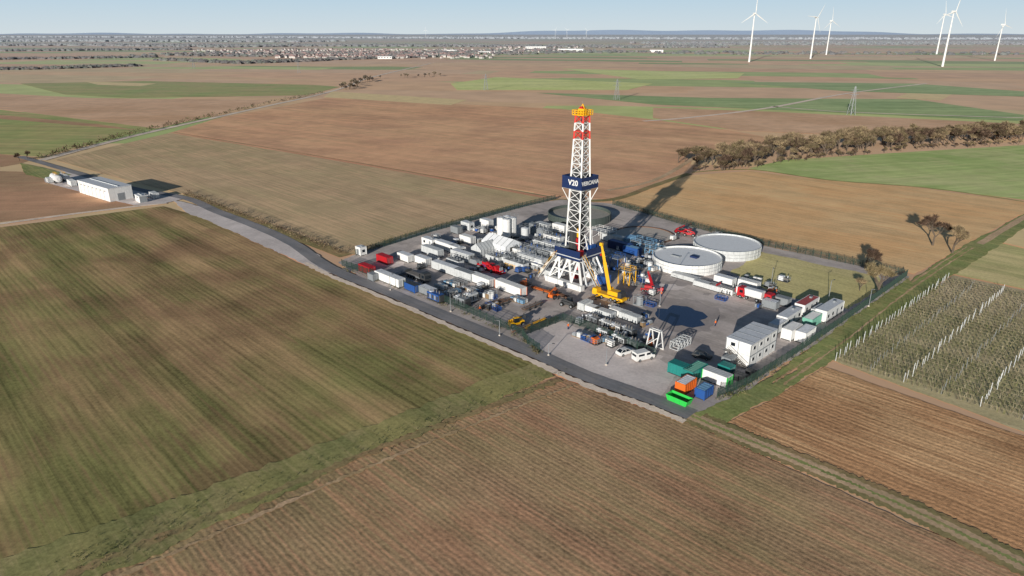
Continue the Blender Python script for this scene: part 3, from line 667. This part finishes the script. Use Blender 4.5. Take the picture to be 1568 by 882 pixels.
    for y in (-.5,0,.5): mb.cyl((-.2,y-.1,50.2),(-.2,y+.1,50.2),.75,.75,RED,14)
    for x in (-1,1): mb.beam((x*1.4,0,48.8),(0,0,51.6),.2,YELLOW)
    mb.beam((0,0,51),(0,0,52.4),.08,GREY)
    for y in (-.9,.9): mb.beam((-4.8,y,8.9),(-13,y,1.6),.35,WHITE); mb.beam((-13,y,1.6),(-24,y,1.6),.35,WHITE)
    for i in range(8): mb.beam((-4.8-i*1.1,-.9,8.9-i*.98),(-4.8-i*1.1,.9,8.9-i*.98),.2,WHITE)
    mb.add([(-4.8,-.8,8.9),(-13,-.8,1.6),(-13,.8,1.6),(-4.8,.8,8.9)],[(0,1,2,3)],OFFW)
    mb.box((-18.5,0,1.3),(11,2.0,.4),OFFW)
    for i in range(6): mb.beam((-13.5-i*2,-1,0),(-13.5-i*2,-1,1.4),.2,WHITE); mb.beam((-13.5-i*2,1,0),(-13.5-i*2,1,1.4),.2,WHITE)
    for (sx,sy,dx_,dy_) in ((5.2,-3,6.5,0),(-3.5,-5.3,-6.5,0)):
        for o in (0,1.0):
            a=(sx,sy-o,8.9);b=(sx+dx_,sy-o,.3)
            mb.beam(a,b,.16,OFFW); mb.beam((a[0],a[1],10),(b[0],b[1],1.4),.08,YELLOW)
        for i in range(22): t=i/22; mb.box((sx+dx_*t,sy-.5,8.9-8.6*t),(.28,1,.05),STEEL)
    mb.box((7.5,3.5,1.6),(3,3,2.6),BLUE); mb.box((-7.5,-3.5,1.4),(2.4,3,2.4),OFFW)
    mb.box((0,8.6,2.0),(8,2.4,2.8),GREY); mb.box((0,8.6,3.45),(8.2,2.6,.1),ROOFG)
    p=G(883,431); p.z=ZG
    ob=mb.build('drilling_rig',p,YAW)
    def txt(s,loc,rz,size,nm):
        cu=bpy.data.curves.new(nm,'FONT'); cu.body=s; cu.size=size; cu.extrude=.02; cu.offset=.06; cu.align_x='CENTER'; cu.align_y='CENTER'; cu.space_character=1.08
        cu.materials.append(WHITE); o=bpy.data.objects.new(nm,cu); sc.collection.objects.link(o); o.parent=ob; o.location=loc; o.rotation_euler=(math.pi/2,0,rz)
    txt('V20',(.5,-w-.09,zb+1.9),0,2.1,'banner_text_short'); txt('VERCANA',(w+.09,0.05,zb+1.9),math.pi/2,1.55,'banner_text_long')
rig()
# ---- cranes
def mobile_crane(u,v,yaw,m,blen,bang,wdir,name='mobile_crane',s=1.0):
    mb=MB(); mb.M=Matrix.Scale(s,4); mb.box((0,0,1.2),(11,2.6,.8),m); mb.box((4.8,0,1.9),(1.8,2.5,1.5),m,top=.85); mb.box((5.55,0,2.1),(.5,2.0,.7),GLASS)
    wheels(mb,(-4.4,-2.9,-1.4,2.0,3.6),1.15,.6,.4)
    for x in (-4.9,3):
        mb.box((x,0,.9),(.4,6,.3),m)
        for y in (-3,3): mb.cyl((x,y,0),(x,y,1),.14,.14,GREY); mb.cyl((x,y,0),(x,y,.1),.45,.45,DGREY,10)
    mb.cyl((-1,0,1.6),(-1,0,2.0),1.1,1.1,DGREY,16)
    mb.box((-2,0,2.6),(4,2.4,1.3),m); mb.box((-4.3,0,2.6),(1.3,2.6,1.7),DGREY); mb.box((.4,-1.0,2.8),(1.5,.9,1.7),m); mb.box((.5,-1.02,3.1),(1.3,.96,.8),GLASS)
    byaw=wdir-yaw
    d=Vector((math.cos(bang)*math.cos(byaw),math.cos(bang)*math.sin(byaw),math.sin(bang))); b=Vector((0,.2,3))
    mb.beam(b,b+d*blen*.62,1.0,m); mb.beam(b+d*blen*.55,b+d*blen*.85,.8,m); mb.beam(b+d*blen*.8,b+d*blen,.6,m)
    t=b+d*blen; mb.box(tuple(t),(.9,.7,.9),m); mb.cyl(t,t-Vector((0,0,3)),.04,.04,DGREY,4); mb.box((t.x,t.y,t.z-3.2),(.4,.4,.7),RED)
    p=G(u,v); p.z=ZG; return mb.build(name,p,yaw)
mobile_crane(933,459,YAW+math.pi+.05,YELLOW,14.8,math.radians(78),math.pi,s=.92)
mobile_crane(998,447,YAW+.5,RED,7,math.radians(55),2.0,'mobile_crane',.58)
def telehandler(u,v,yaw,m,ang=.5):
    mb=MB(); mb.box((0,0,1),(4.2,1.4,.8),m); mb.box((-.2,-.5,1.9),(1.4,.9,1.2),GLASS,top=.85); mb.box((-.2,-.5,2.55),(1.3,.85,.1),m); wheels(mb,(-1.5,1.5),1.0,.6,.4)
    d=Vector((math.cos(ang),0,math.sin(ang))); b=Vector((-1.8,.45,1.6)); mb.beam(b,b+d*3.6,.36,m); mb.beam(b+d*3.4,b+d*4.6,.26,DGREY); t=b+d*4.6; mb.box(tuple(t),(.2,1.3,.9),DGREY)
    for s in (-.4,.4): mb.box((t.x+.6,t.y+s,t.z-.4),(1.2,.12,.08),DGREY)
    p=G(u,v);p.z=ZG; return mb.build('telehandler',p,yaw)
telehandler(848,456,1,ORANGE,.2); telehandler(1042,358,.2,RED,.35); telehandler(1055,362,2.8,RED,.3); telehandler(790,500,.5,YELLOW,.1); telehandler(870,470,2.5,DGREY,.1); telehandler(752,416,2.2,RED,.3)
def worker(u,v,vest):
    mb=MB()
    for s in (-.1,.1): mb.cyl((s,0,.05),(s*.8,0,.85),.07,.1,NAVY,8); mb.box((s,.05,.05),(.11,.28,.1),DGREY)
    mb.cyl((0,0,.82),(0,0,1.2),.16,.19,vest,10); mb.cyl((0,0,1.2),(0,0,1.45),.2,.14,vest,10); mb.cyl((0,0,1.45),(0,0,1.54),.06,.06,WOOD,8)
    for s in (-1,1): mb.cyl((s*.2,0,1.42),(s*.27,.03,1.12),.06,.05,vest,7); mb.cyl((s*.27,.03,1.12),(s*.24,.14,.88),.05,.04,vest,7)
    mb.cyl((0,0,1.53),(0,0,1.66),.09,.1,WOOD,10); mb.cyl((0,0,1.64),(0,0,1.76),.12,.05,WHITE,10)
    p=G(u,v);p.z=ZG; mb.build('site_worker',p,U(0,6))
for a in [(870,505),(1012,455),(1095,500),(985,462),(802,455),(735,478)]: worker(a[0],a[1],random.choice([ORANGE,YELLOW]))
def lamp(u,v,h=7):
    mb=MB(); mb.cyl((0,0,0),(0,0,h),.1,.06,GREY,8); mb.beam((0,0,h),(1,0,h+.15),.08,GREY); mb.box((1.1,0,h+.12),(.6,.25,.12),DGREY); mb.box((0,0,.15),(.4,.4,.3),CONC)
    p=G(u,v);p.z=ZG; mb.build('street_lamp',p,U(0,6))
for a in [(928,560,4),(1268,462,6),(840,545,3),(690,478,5),(598,445,5),(1010,470,6),(1180,440,6),(1040,420,6),(765,515,4),(1330,470,5)]: lamp(*a)
def fence(px,h=2.1,name='mesh_fence',m=DGREEN):
    pts=[G(*p) for p in px]; mb=MB()
    for a,b in zip(pts[:-1],pts[1:]):
        L=(b-a).length; d=(b-a)/L; n=int(L/2.5)
        for i in range(n+1): c=a+d*(L*i/n); mb.box((c.x,c.y,h/2+.1),(.14,.14,h+.2),m,math.atan2(d.y,d.x))
        for zz in [h*j/7 for j in range(1,8)]: mb.box(((a.x+b.x)/2,(a.y+b.y)/2,zz),(L,.05,.05),m,math.atan2(d.y,d.x))
        n=int(L/.22)
        for i in range(n): c=a+d*(L*(i+.5)/n); mb.box((c.x,c.y,h/2+.05),(.045,.045,h-.1),m,math.atan2(d.y,d.x))
    mb.build(name,(0,0,ZG),0)
fence([(524,408),(660,455),(800,516),(862,492),(900,505),(1003,548)])
fence([(1098,610),(1140,594),(1212,548),(1300,488),(1388,424)]); fence([(1388,424),(1165,376),(1060,349),(938,314)]); fence([(545,392),(660,356),(800,318),(850,306)])
fence([(800,516),(808,528),(826,540)])
def twigs(mb,c,rx,ry,rz,n,ln,w,mats,up=.3):
    for i in range(n):
        while True:
            a=Vector((U(-1,1),U(-1,1),U(-1,1)))
            if a.length<1: break
        p_=Vector((c[0]+a.x*rx,c[1]+a.y*ry,c[2]+a.z*rz)); d=Vector((a.x+U(-.7,.7),a.y+U(-.7,.7),a.z*.6+up+U(-.5,.5))).normalized()*ln*U(.5,1.3)
        s=Vector((U(-1,1),U(-1,1),U(-.5,.5))).normalized()*w
        mb.add([p_-s,p_+s,p_+d],[(0,1,2)],random.choice(mats))
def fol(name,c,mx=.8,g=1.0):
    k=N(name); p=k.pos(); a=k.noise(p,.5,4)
    k.l(painted_haze(k,p,k.mix(k.ramp(a,.35,.65),T(*c,gain=.8*g),T(*c,gain=1.6*g)),mx,(128,134,142) if mx<.8 else (150,156,164)),k.b.inputs['Base Color']); k.b.inputs['Roughness'].default_value=.95; k.b.inputs['Specular IOR Level'].default_value=.1; return k.m
TW1=fol('bare_twigs_brown',(118,100,84),g=.9); TW2=fol('bare_twigs_tan',(150,134,104),g=1.0); TW3=fol('bare_twigs_dark',(80,64,56),g=.9); TW4=fol('bare_twigs_olive',(112,104,76),g=.9); BARK=paint('tree_bark',(98,86,74),rough=.95)
GR1=fol('weeds_green',(82,92,54)); GR2=fol('weeds_straw',(134,124,92))
VT1=fol('vine_brown',(108,96,80)); VT2=fol('vine_grey',(132,124,104)); VT3=fol('vine_green',(104,104,68))
def hedge(px,n,w,h,mats,name='hedge',ln=.7,tw=.09,k=26):
    pts=[G(*p) for p in px]; mb=MB(); 
    for i in range(n):
        t=R()*(len(pts)-1); j=int(t); c=pts[j].lerp(pts[j+1],t-j); hh=h*U(.4,1.1)
        twigs(mb,(c.x+U(-w,w),c.y+U(-w,w),hh*.5+.1),hh*.8,hh*.8,hh*.6,k,ln,tw,mats)
    mb.build(name)
hedge([(285,297),(400,341),(525,388)],180,1.8,1.8,[TW1,TW2,TW3,TW1],'roadside_hedge')
hedge([(524,412),(660,460),(800,520),(826,543)],150,.6,.7,[GR1,GR2,TW3],'fence_weeds',.4,.07,14)
hedge([(1098,613),(1140,598),(1212,552),(1300,492),(1388,428)],120,.8,.8,[GR1,GR2,GR1],'fence_weeds',.4,.07,14)
hedge([(545,388),(660,351),(800,314)],130,.8,1.7,[TW1,GR1,TW4],'fence_hedge',.6,.1,18)
hedge([(940,312),(1060,346),(1165,373),(1340,412)],90,.8,1.2,[TW1,TW3,TW4],'fence_hedge',.6,.1,16)
hedge([(62,243),(150,219),(240,197),(330,177),(420,157),(500,142)],150,2,3,[TW1,TW3,GR1],'roadside_hedge',1.6,.3,16)
hedge([(850,573),(620,664),(300,790),(100,872)],320,3.4,.3,[GR1,GR2,GR1],'verge_weeds',.3,.04,10)
def bare_tree(h,spread,mats,nt=2200,ln=1.1,tw=.05,low=.25,lvm=4):
    mb=MB(); tips=[]
    def br(p_,d,L,r,lv):
        q_=p_+d*L; mb.cyl(p_,q_,r,r*.65,BARK,6 if lv<2 else 4,False)
        if lv>=lvm: tips.append((p_,q_)); return
        for i in range(3 if lv else 4):
            nd=(d+Vector((U(-1,1)*spread,U(-1,1)*spread,U(-.25,.5)))).normalized()
            br(q_-d*L*U(0,.35),nd,L*U(.6,.85),r*.62,lv+1)
    br(Vector((0,0,0)),Vector((U(-.05,.05),U(-.05,.05),1)),h*low,h*.026,0)
    for i in range(nt):
        a,b=random.choice(tips); p_=a.lerp(b,R()); d=((b-a).normalized()*.7+Vector((U(-1,1),U(-1,1),U(-.4,1)))).normalized()*ln*U(.4,1.3)
        s=Vector((U(-1,1),U(-1,1),U(-1,1))).normalized()*tw
        mb.add([p_-s,p_+s,p_+d],[(0,1,2)],random.choice(mats))
    return mb
def place_tree(mb,name,u,v,s=1): 
    p=G(u,v); ob=mb.build(name,p,U(0,6)); ob.scale=(s,s,s); return ob
place_tree(bare_tree(10,1.0,[TW3,TW3,TW1],4500,.9),'bare_tree',1324,412,1.2)
place_tree(bare_tree(13,.85,[TW2,TW2,TW4],8000,1.1),'bare_tree',1344,454,1.15)
place_tree(bare_tree(10,1.0,[TW3,TW3,TW1],5500,.9,lvm=4,low=.27),'bare_tree',1428,376,1.4)
place_tree(bare_tree(12,.9,[TW2,TW1,TW2],6500,1.0),'bare_tree',1458,388,1.25)
place_tree(bare_tree(6,.9,[TW2,TW1,TW2],1200),'bare_tree',1316,446,.9)
def inst(meshes,name,pts,smin,smax):
    e_=bpy.data.objects.new(name,None); sc.collection.objects.link(e_)
    for p_ in pts:
        o=bpy.data.objects.new('tree',random.choice(meshes)); sc.collection.objects.link(o); o.parent=e_; o.location=p_; s=U(smin,smax); o.scale=(s*U(.9,1.2),s*U(.9,1.2),s); o.rotation_euler=(0,0,U(0,6.3))
tm=[]
for i,ms in enumerate([[TW1,TW3],[TW1,TW2],[TW4,TW1],[TW2,TW4,TW1],[TW3,TW1,TW4]]):
    m_=bare_tree(12,.8,ms,2000,1.5,.11,.24); o=m_.build('x'); tm.append(o.data); bpy.data.objects.remove(o)
def along(px,n,w):
    pts=[G(*p) for p in px]; L=[(pts[i+1]-pts[i]).length for i in range(len(pts)-1)]; tot=sum(L); out=[]
    for i in range(n):
        t=R()*tot
        for j,l in enumerate(L):
            if t<=l: break
            t-=l
        d=(pts[j+1]-pts[j])/L[j]; out.append(pts[j]+d*t+Vector((-d.y,d.x,0))*U(-w,w)+Vector((0,0,-.2)))
    return out
inst(tm,'tree_belt',along([(1064,256),(1140,247),(1250,232),(1400,219),(1568,212),(1700,204)],260,15),.75,1.5)
inst(tm,'tree_belt_undergrowth',along([(1058,263),(1140,257),(1250,243),(1400,228),(1568,221)],90,3),.3,.5)
inst(tm,'roadside_trees',along([(525,138),(570,122),(600,120),(675,117)],34,12),.7,1.1)
inst(tm,'lone_tree',[G(42,243),G(30,246)],.5,.6)
# ---- vineyard
mb=MB(); V0=G(1280,553); d1=E1; d2=(G(1457,424)-V0).normalized(); Lr=(G(1457,424)-V0).length
for i in range(int(Lr/2.1)):
    a=V0+d2*(i*2.1)
    for q_ in range(120):
        x=q_*1.15+U(-.2,.2); p_=a+d1*x
        if x>130: break
        for t_ in range(4):
            c=p_+Vector((U(-.25,.25),U(-.25,.25),.1)); mb.add([c-d1*.045,c+d1*.045,c+Vector((U(-.6,.6),U(-.6,.6),U(.8,1.7)))],[(0,1,2)],random.choice([VT1,VT2,VT2,VT3]))
        c=p_+Vector((0,0,1.0)); mb.add([c,c+d1*1.1+Vector((0,0,.06)),c+d1*1.1+Vector((0,0,-.05))],[(0,1,2)],VT1)
    for j in range(18):
        x=j*7.1; big=j%2==0
        c=a+d1*(x+U(-.4,.4)); mb.beam(c,c+Vector((U(-.1,.1),U(-.1,.1),(2.3 if big else 1.9)+U(-.15,.1))),.105 if big else .06,OFFW if big else GREY)
mb.build('vineyard_rows')
# ---- white building west
def shed(u,v,L,W,h,name='white_warehouse',ax=1,dy=0,roof=None):
    mb=MB(); mb.box((0,0,h/2),(L,W,h),WHITE); mb.box((0,0,h+.08),(L+.3,W+.3,.18),roof or ROOFG)
    for i in range(int(L/4)): mb.box((-L/2+2+i*4,-W/2-.03,h*.45),(.12,.08,h*.9),GREY); mb.box((-L/2+3.4+i*4,-W/2-.03,h*.75),(1.2,.06,.5),GREY)
    mb.box((L/2+.02,0,1.6),(.06,3,3.2),GREY); mb.box((0,0,h+.3),(L*.9,.4,.25),OFFW)
    return put(mb,name,u,v,ax,0,h,dy)
shed(161,290,31,10,5.8,dy=.14); shed(216,304,6,3,2.8,'small_shed'); container(236,299,1,6,2.5,2.5,OFFW)
tank_horiz(86,274,1,10,1.7,WHITE,'white_storage_tank'); tank_horiz(99,272,1,8,1.5,OFFW,'white_storage_tank'); container(110,280,1,7,2.4,2.6,WHITE); container(76,276,1,5,2.4,2.3,OFFW)
crate(205,299,1,1); car(222,301,.1,WHITE)
# ---- pylons
def pylon(u,v,h):
    mb=MB(); lv=[0,.25,.45,.62,.76,.88,1]
    for i in range(6):
        a=2.2*(1-lv[i])+.3;b=2.2*(1-lv[i+1])+.3
        cs=[(-1,-1),(1,-1),(1,1),(-1,1)]
        for j in range(4):
            c=cs[j];d=cs[(j+1)%4]; mb.beam((c[0]*a,c[1]*a,lv[i]*h),(c[0]*b,c[1]*b,lv[i+1]*h),.26,GREY); mb.beam((c[0]*a,c[1]*a,lv[i]*h),(d[0]*b,d[1]*b,lv[i+1]*h),.16,GREY)
    for zz,w in ((.72,5),(.88,4)): mb.beam((-w,0,zz*h),(w,0,zz*h),.3,GREY)
    p=G(u,v); mb.build('electricity_pylon',p,.3)
for a in [(944,153,22),(744,138,20),(1303,176,25),(297,105,24),(458,112,22)]: pylon(*a)
# ---- wind turbines
def turbine(u,v,hubv,rot,bl,yaw=0,rs=.022):
    p=G(u,v); D=p.y; a=math.atan((441-hubv)/F)-TH; h=H+D*math.tan(a)
    mb=MB(); TW=WHITE; r=h*rs
    mb.cyl((0,0,0),(0,0,h),r,r*.5,TW,20); mb.box((0,.5,h+.6),(3.6,8,3.8),TW,top=.9); mb.cyl((0,-3.5,h+.6),(0,-6,h+.6),1.9,1.0,TW,16)
    for i in range(3):
        t=rot+i*2*math.pi/3; d=Vector((math.sin(t),0,math.cos(t))); s=Vector((math.cos(t),0,-math.sin(t))); o=Vector((0,-4.8,h+.6))
        st=[(0,.9,.9),(.06,1.2,.8),(.2,2.2,.5),(.5,1.4,.3),(.8,.9,.18),(1,.25,.06)]; vs=[];fs=[]
        for f_,c_,th in st:
            q_=o+d*bl*f_; vs+=[q_-s*c_*.5,q_+Vector((0,-th,0)),q_+s*c_*.9,q_+Vector((0,th,0))]
        for j in range(len(st)-1):
            for e_ in range(4): fs.append((4*j+e_,4*j+(e_+1)%4,4*j+4+(e_+1)%4,4*j+4+e_))
        mb.add(vs,fs,TW)
    mb.build('wind_turbine',p,yaw)
turbine(1147,95,21,.0,46,.3); turbine(1241,90,27,.6,44,.5); turbine(1265,84,32,-.1,46,.5); turbine(1434,83,22,-.25,46,.3); turbine(1443,102,18,.25,44,.4); turbine(1523,93,38,-.3,42,.5); turbine(1572,84,40,.8,44,.4)
for u,v in [(652,57),(868,57),(850,57),(898,58)]:
    turbine(u,v+1,v-11,U(0,2),50,.2,.014)
# ---- distant woods
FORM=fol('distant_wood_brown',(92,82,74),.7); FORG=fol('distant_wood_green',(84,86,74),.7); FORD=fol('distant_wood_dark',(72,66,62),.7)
def wood(name,px,n,w,s0,s1):
    mb=MB()
    for p_ in along(px,n,w):
        s=U(s0,s1); k_=9; vs=[]; st=U(.9,2.0)
        for ring,(rr,zz) in enumerate(((.9,0),(1.0,.35),(.75,.7),(.4,.92))):
            for i in range(k_): a=i/k_*6.283; q_=rr*s*U(.6,1.3); vs.append((p_.x+q_*math.cos(a)*st,p_.y+q_*math.sin(a),zz*s*U(.7,1.2)))
        vs.append((p_.x,p_.y,s*U(.9,1.1))); fs=[]
        for r_ in range(3):
            for i in range(k_): fs.append((r_*k_+i,r_*k_+(i+1)%k_,(r_+1)*k_+(i+1)%k_,(r_+1)*k_+i))
        for i in range(k_): fs.append((3*k_+i,3*k_+(i+1)%k_,4*k_))
        mb.add(vs,fs,random.choice([FORM,FORD,FORG]))
    mb.build(name)
wood('distant_woodland',[(-80,57),(300,57),(800,59),(1200,60),(1650,60)],1300,600,12,22)
wood('distant_woodland',[(-80,63),(200,63),(500,64)],900,400,10,17)
wood('distant_woodland',[(-80,70),(120,69),(330,71)],1500,200,6,12)
wood('distant_woodland',[(-80,79),(150,77),(290,76)],800,60,5,9)
wood('distant_woodland',[(-80,108),(60,106),(215,101)],300,18,3,6)
wood('distant_woodland',[(-80,92),(100,90),(240,88)],260,20,4,7)
wood('distant_woodland',[(250,92),(360,97),(500,92),(700,86)],420,26,4,7)
wood('distant_woodland',[(360,98),(420,96),(500,93)],120,12,4,7)
wood('distant_woodland',[(300,72),(500,70),(900,72),(1100,72)],1500,200,6,12)
wood('distant_woodland',[(880,80),(1100,82),(1400,82),(1650,84)],160,150,5,9)
wood('distant_woodland',[(1000,68),(1300,67),(1650,67)],800,500,8,14)
# ---- town
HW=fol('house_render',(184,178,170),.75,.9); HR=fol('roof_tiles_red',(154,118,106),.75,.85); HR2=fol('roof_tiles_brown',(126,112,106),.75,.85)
mb=MB()
for i in range(850):
    u=random.triangular(270,905,560); v=U(76,90) if u<760 else U(73,81)
    if u<420: v=U(77,86)
    p=G(u,v); L,W,h=U(7,13),U(6,8),U(3.5,5.5); a=U(0,3.14); mb.M=Matrix.Translation((p.x,p.y,0))@Matrix.Rotation(a,4,'Z')
    mb.box((0,0,h/2),(L,W,h),HW); rr=random.choice([HR,HR,HR2])
    mb.add([(-L/2-.4,-W/2-.4,h),(L/2+.4,-W/2-.4,h),(L/2+.4,W/2+.4,h),(-L/2-.4,W/2+.4,h),(-L/2-.4,0,h+3),(L/2+.4,0,h+3)],[(0,1,5,4),(2,3,4,5),(1,2,5),(3,0,4)],rr)
mb.M=None
mb.build('distant_town')
wood('town_trees',[(280,82),(500,84),(700,82),(900,77)],900,260,4,8)
for (u,v,L,W,h) in [(820,76,90,40,13),(874,79,100,40,10),(690,80,50,30,8),(745,82,60,30,7),(590,90,40,25,6),(1005,80,50,20,8)]:
    mb=MB(); mb.box((0,0,h/2),(L,W,h),WHITE); mb.box((0,0,h+.4),(L+1,W+1,.8),ROOFG)
    for i in range(int(L/8)): mb.box((-L/2+4+i*8,-W/2-.1,h*.6),(4,.3,2),GLASS)
    mb.build('industrial_hall',G(u,v),U(-.2,.1))
# ---- hills
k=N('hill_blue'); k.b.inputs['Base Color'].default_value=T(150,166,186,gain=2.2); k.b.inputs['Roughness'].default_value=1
mb=MB(); vs=[];n=120
for i in range(n+1):
    x=-22000+i*44000/n
    hh=40+150*max(0,math.sin((x+3000)/7000))*1.0+25*math.sin(x/1700)+15*math.sin(x/610)
    vs+=[(x,30000,-5),(x,32500,max(15,hh)*1.0),(x,36000,-5)]
fs=[]
for i in range(n):
    for j in range(2): fs.append((3*i+j,3*i+3+j,3*i+4+j,3*i+1+j))
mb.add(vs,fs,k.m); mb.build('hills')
# ------------------------------------------------------------------ light
EL=math.radians(12.6); AZ=math.radians(23.8)
w=bpy.data.worlds.new('World'); sc.world=w; w.use_nodes=True; nt=w.node_tree; ST=.055
sky=nt.nodes.new('ShaderNodeTexSky'); sky.sky_type='NISHITA'; sky.sun_disc=False; sky.sun_elevation=EL; sky.sun_rotation=AZ+math.pi; sky.altitude=100; sky.air_density=1.0; sky.dust_density=.3; sky.ozone_density=2.0
tc=nt.nodes.new('ShaderNodeTexCoord'); sx=nt.nodes.new('ShaderNodeSeparateXYZ'); nt.links.new(tc.outputs['Generated'],sx.inputs[0])
rp=nt.nodes.new('ShaderNodeValToRGB'); nt.links.new(sx.outputs['Z'],rp.inputs[0])
def hc(r,g,b): return (lin(r)/ST/20,lin(g)/ST/20,lin(b)/ST/20,1)
e=rp.color_ramp.elements; e[0].position=0; e[0].color=hc(210,222,228); e[1].position=.22; e[1].color=hc(90,136,184)
x=e.new(.05); x.color=hc(184,211,229)
sc10=nt.nodes.new('ShaderNodeVectorMath'); sc10.operation='SCALE'; sc10.inputs['Scale'].default_value=20; nt.links.new(rp.outputs[0],sc10.inputs[0])
mr=nt.nodes.new('ShaderNodeMapRange'); nt.links.new(sx.outputs['Z'],mr.inputs[0]); mr.inputs[1].default_value=.06; mr.inputs[2].default_value=.25; mr.inputs[3].default_value=.95; mr.inputs[4].default_value=0
mx=nt.nodes.new('ShaderNodeMix'); mx.data_type='RGBA'; nt.links.new(mr.outputs[0],mx.inputs[0]); nt.links.new(sky.outputs[0],mx.inputs[6]); nt.links.new(sc10.outputs[0],mx.inputs[7])
bg=nt.nodes['Background']; nt.links.new(mx.outputs[2],bg.inputs[0]); bg.inputs[1].default_value=ST
L=bpy.data.lights.new('sun','SUN'); L.energy=5; L.angle=math.radians(.5); L.color=(1,.94,.85)
so=bpy.data.objects.new('sun',L); sc.collection.objects.link(so)
so.rotation_euler=Vector((math.sin(AZ)*math.cos(EL),math.cos(AZ)*math.cos(EL),-math.sin(EL))).to_track_quat('-Z','Y').to_euler()
sc.view_settings.view_transform='Standard'; sc.view_settings.look='None'; sc.view_settings.exposure=0
# ------------------------------------------------------------------ camera
cam=bpy.data.cameras.new('camera'); cam.sensor_width=36; cam.lens=36*F/1568; cam.clip_start=.5; cam.clip_end=90000
co=bpy.data.objects.new('camera',cam); sc.collection.objects.link(co); co.location=(0,0,H); co.rotation_euler=(math.pi/2-TH,0,0); sc.camera=co
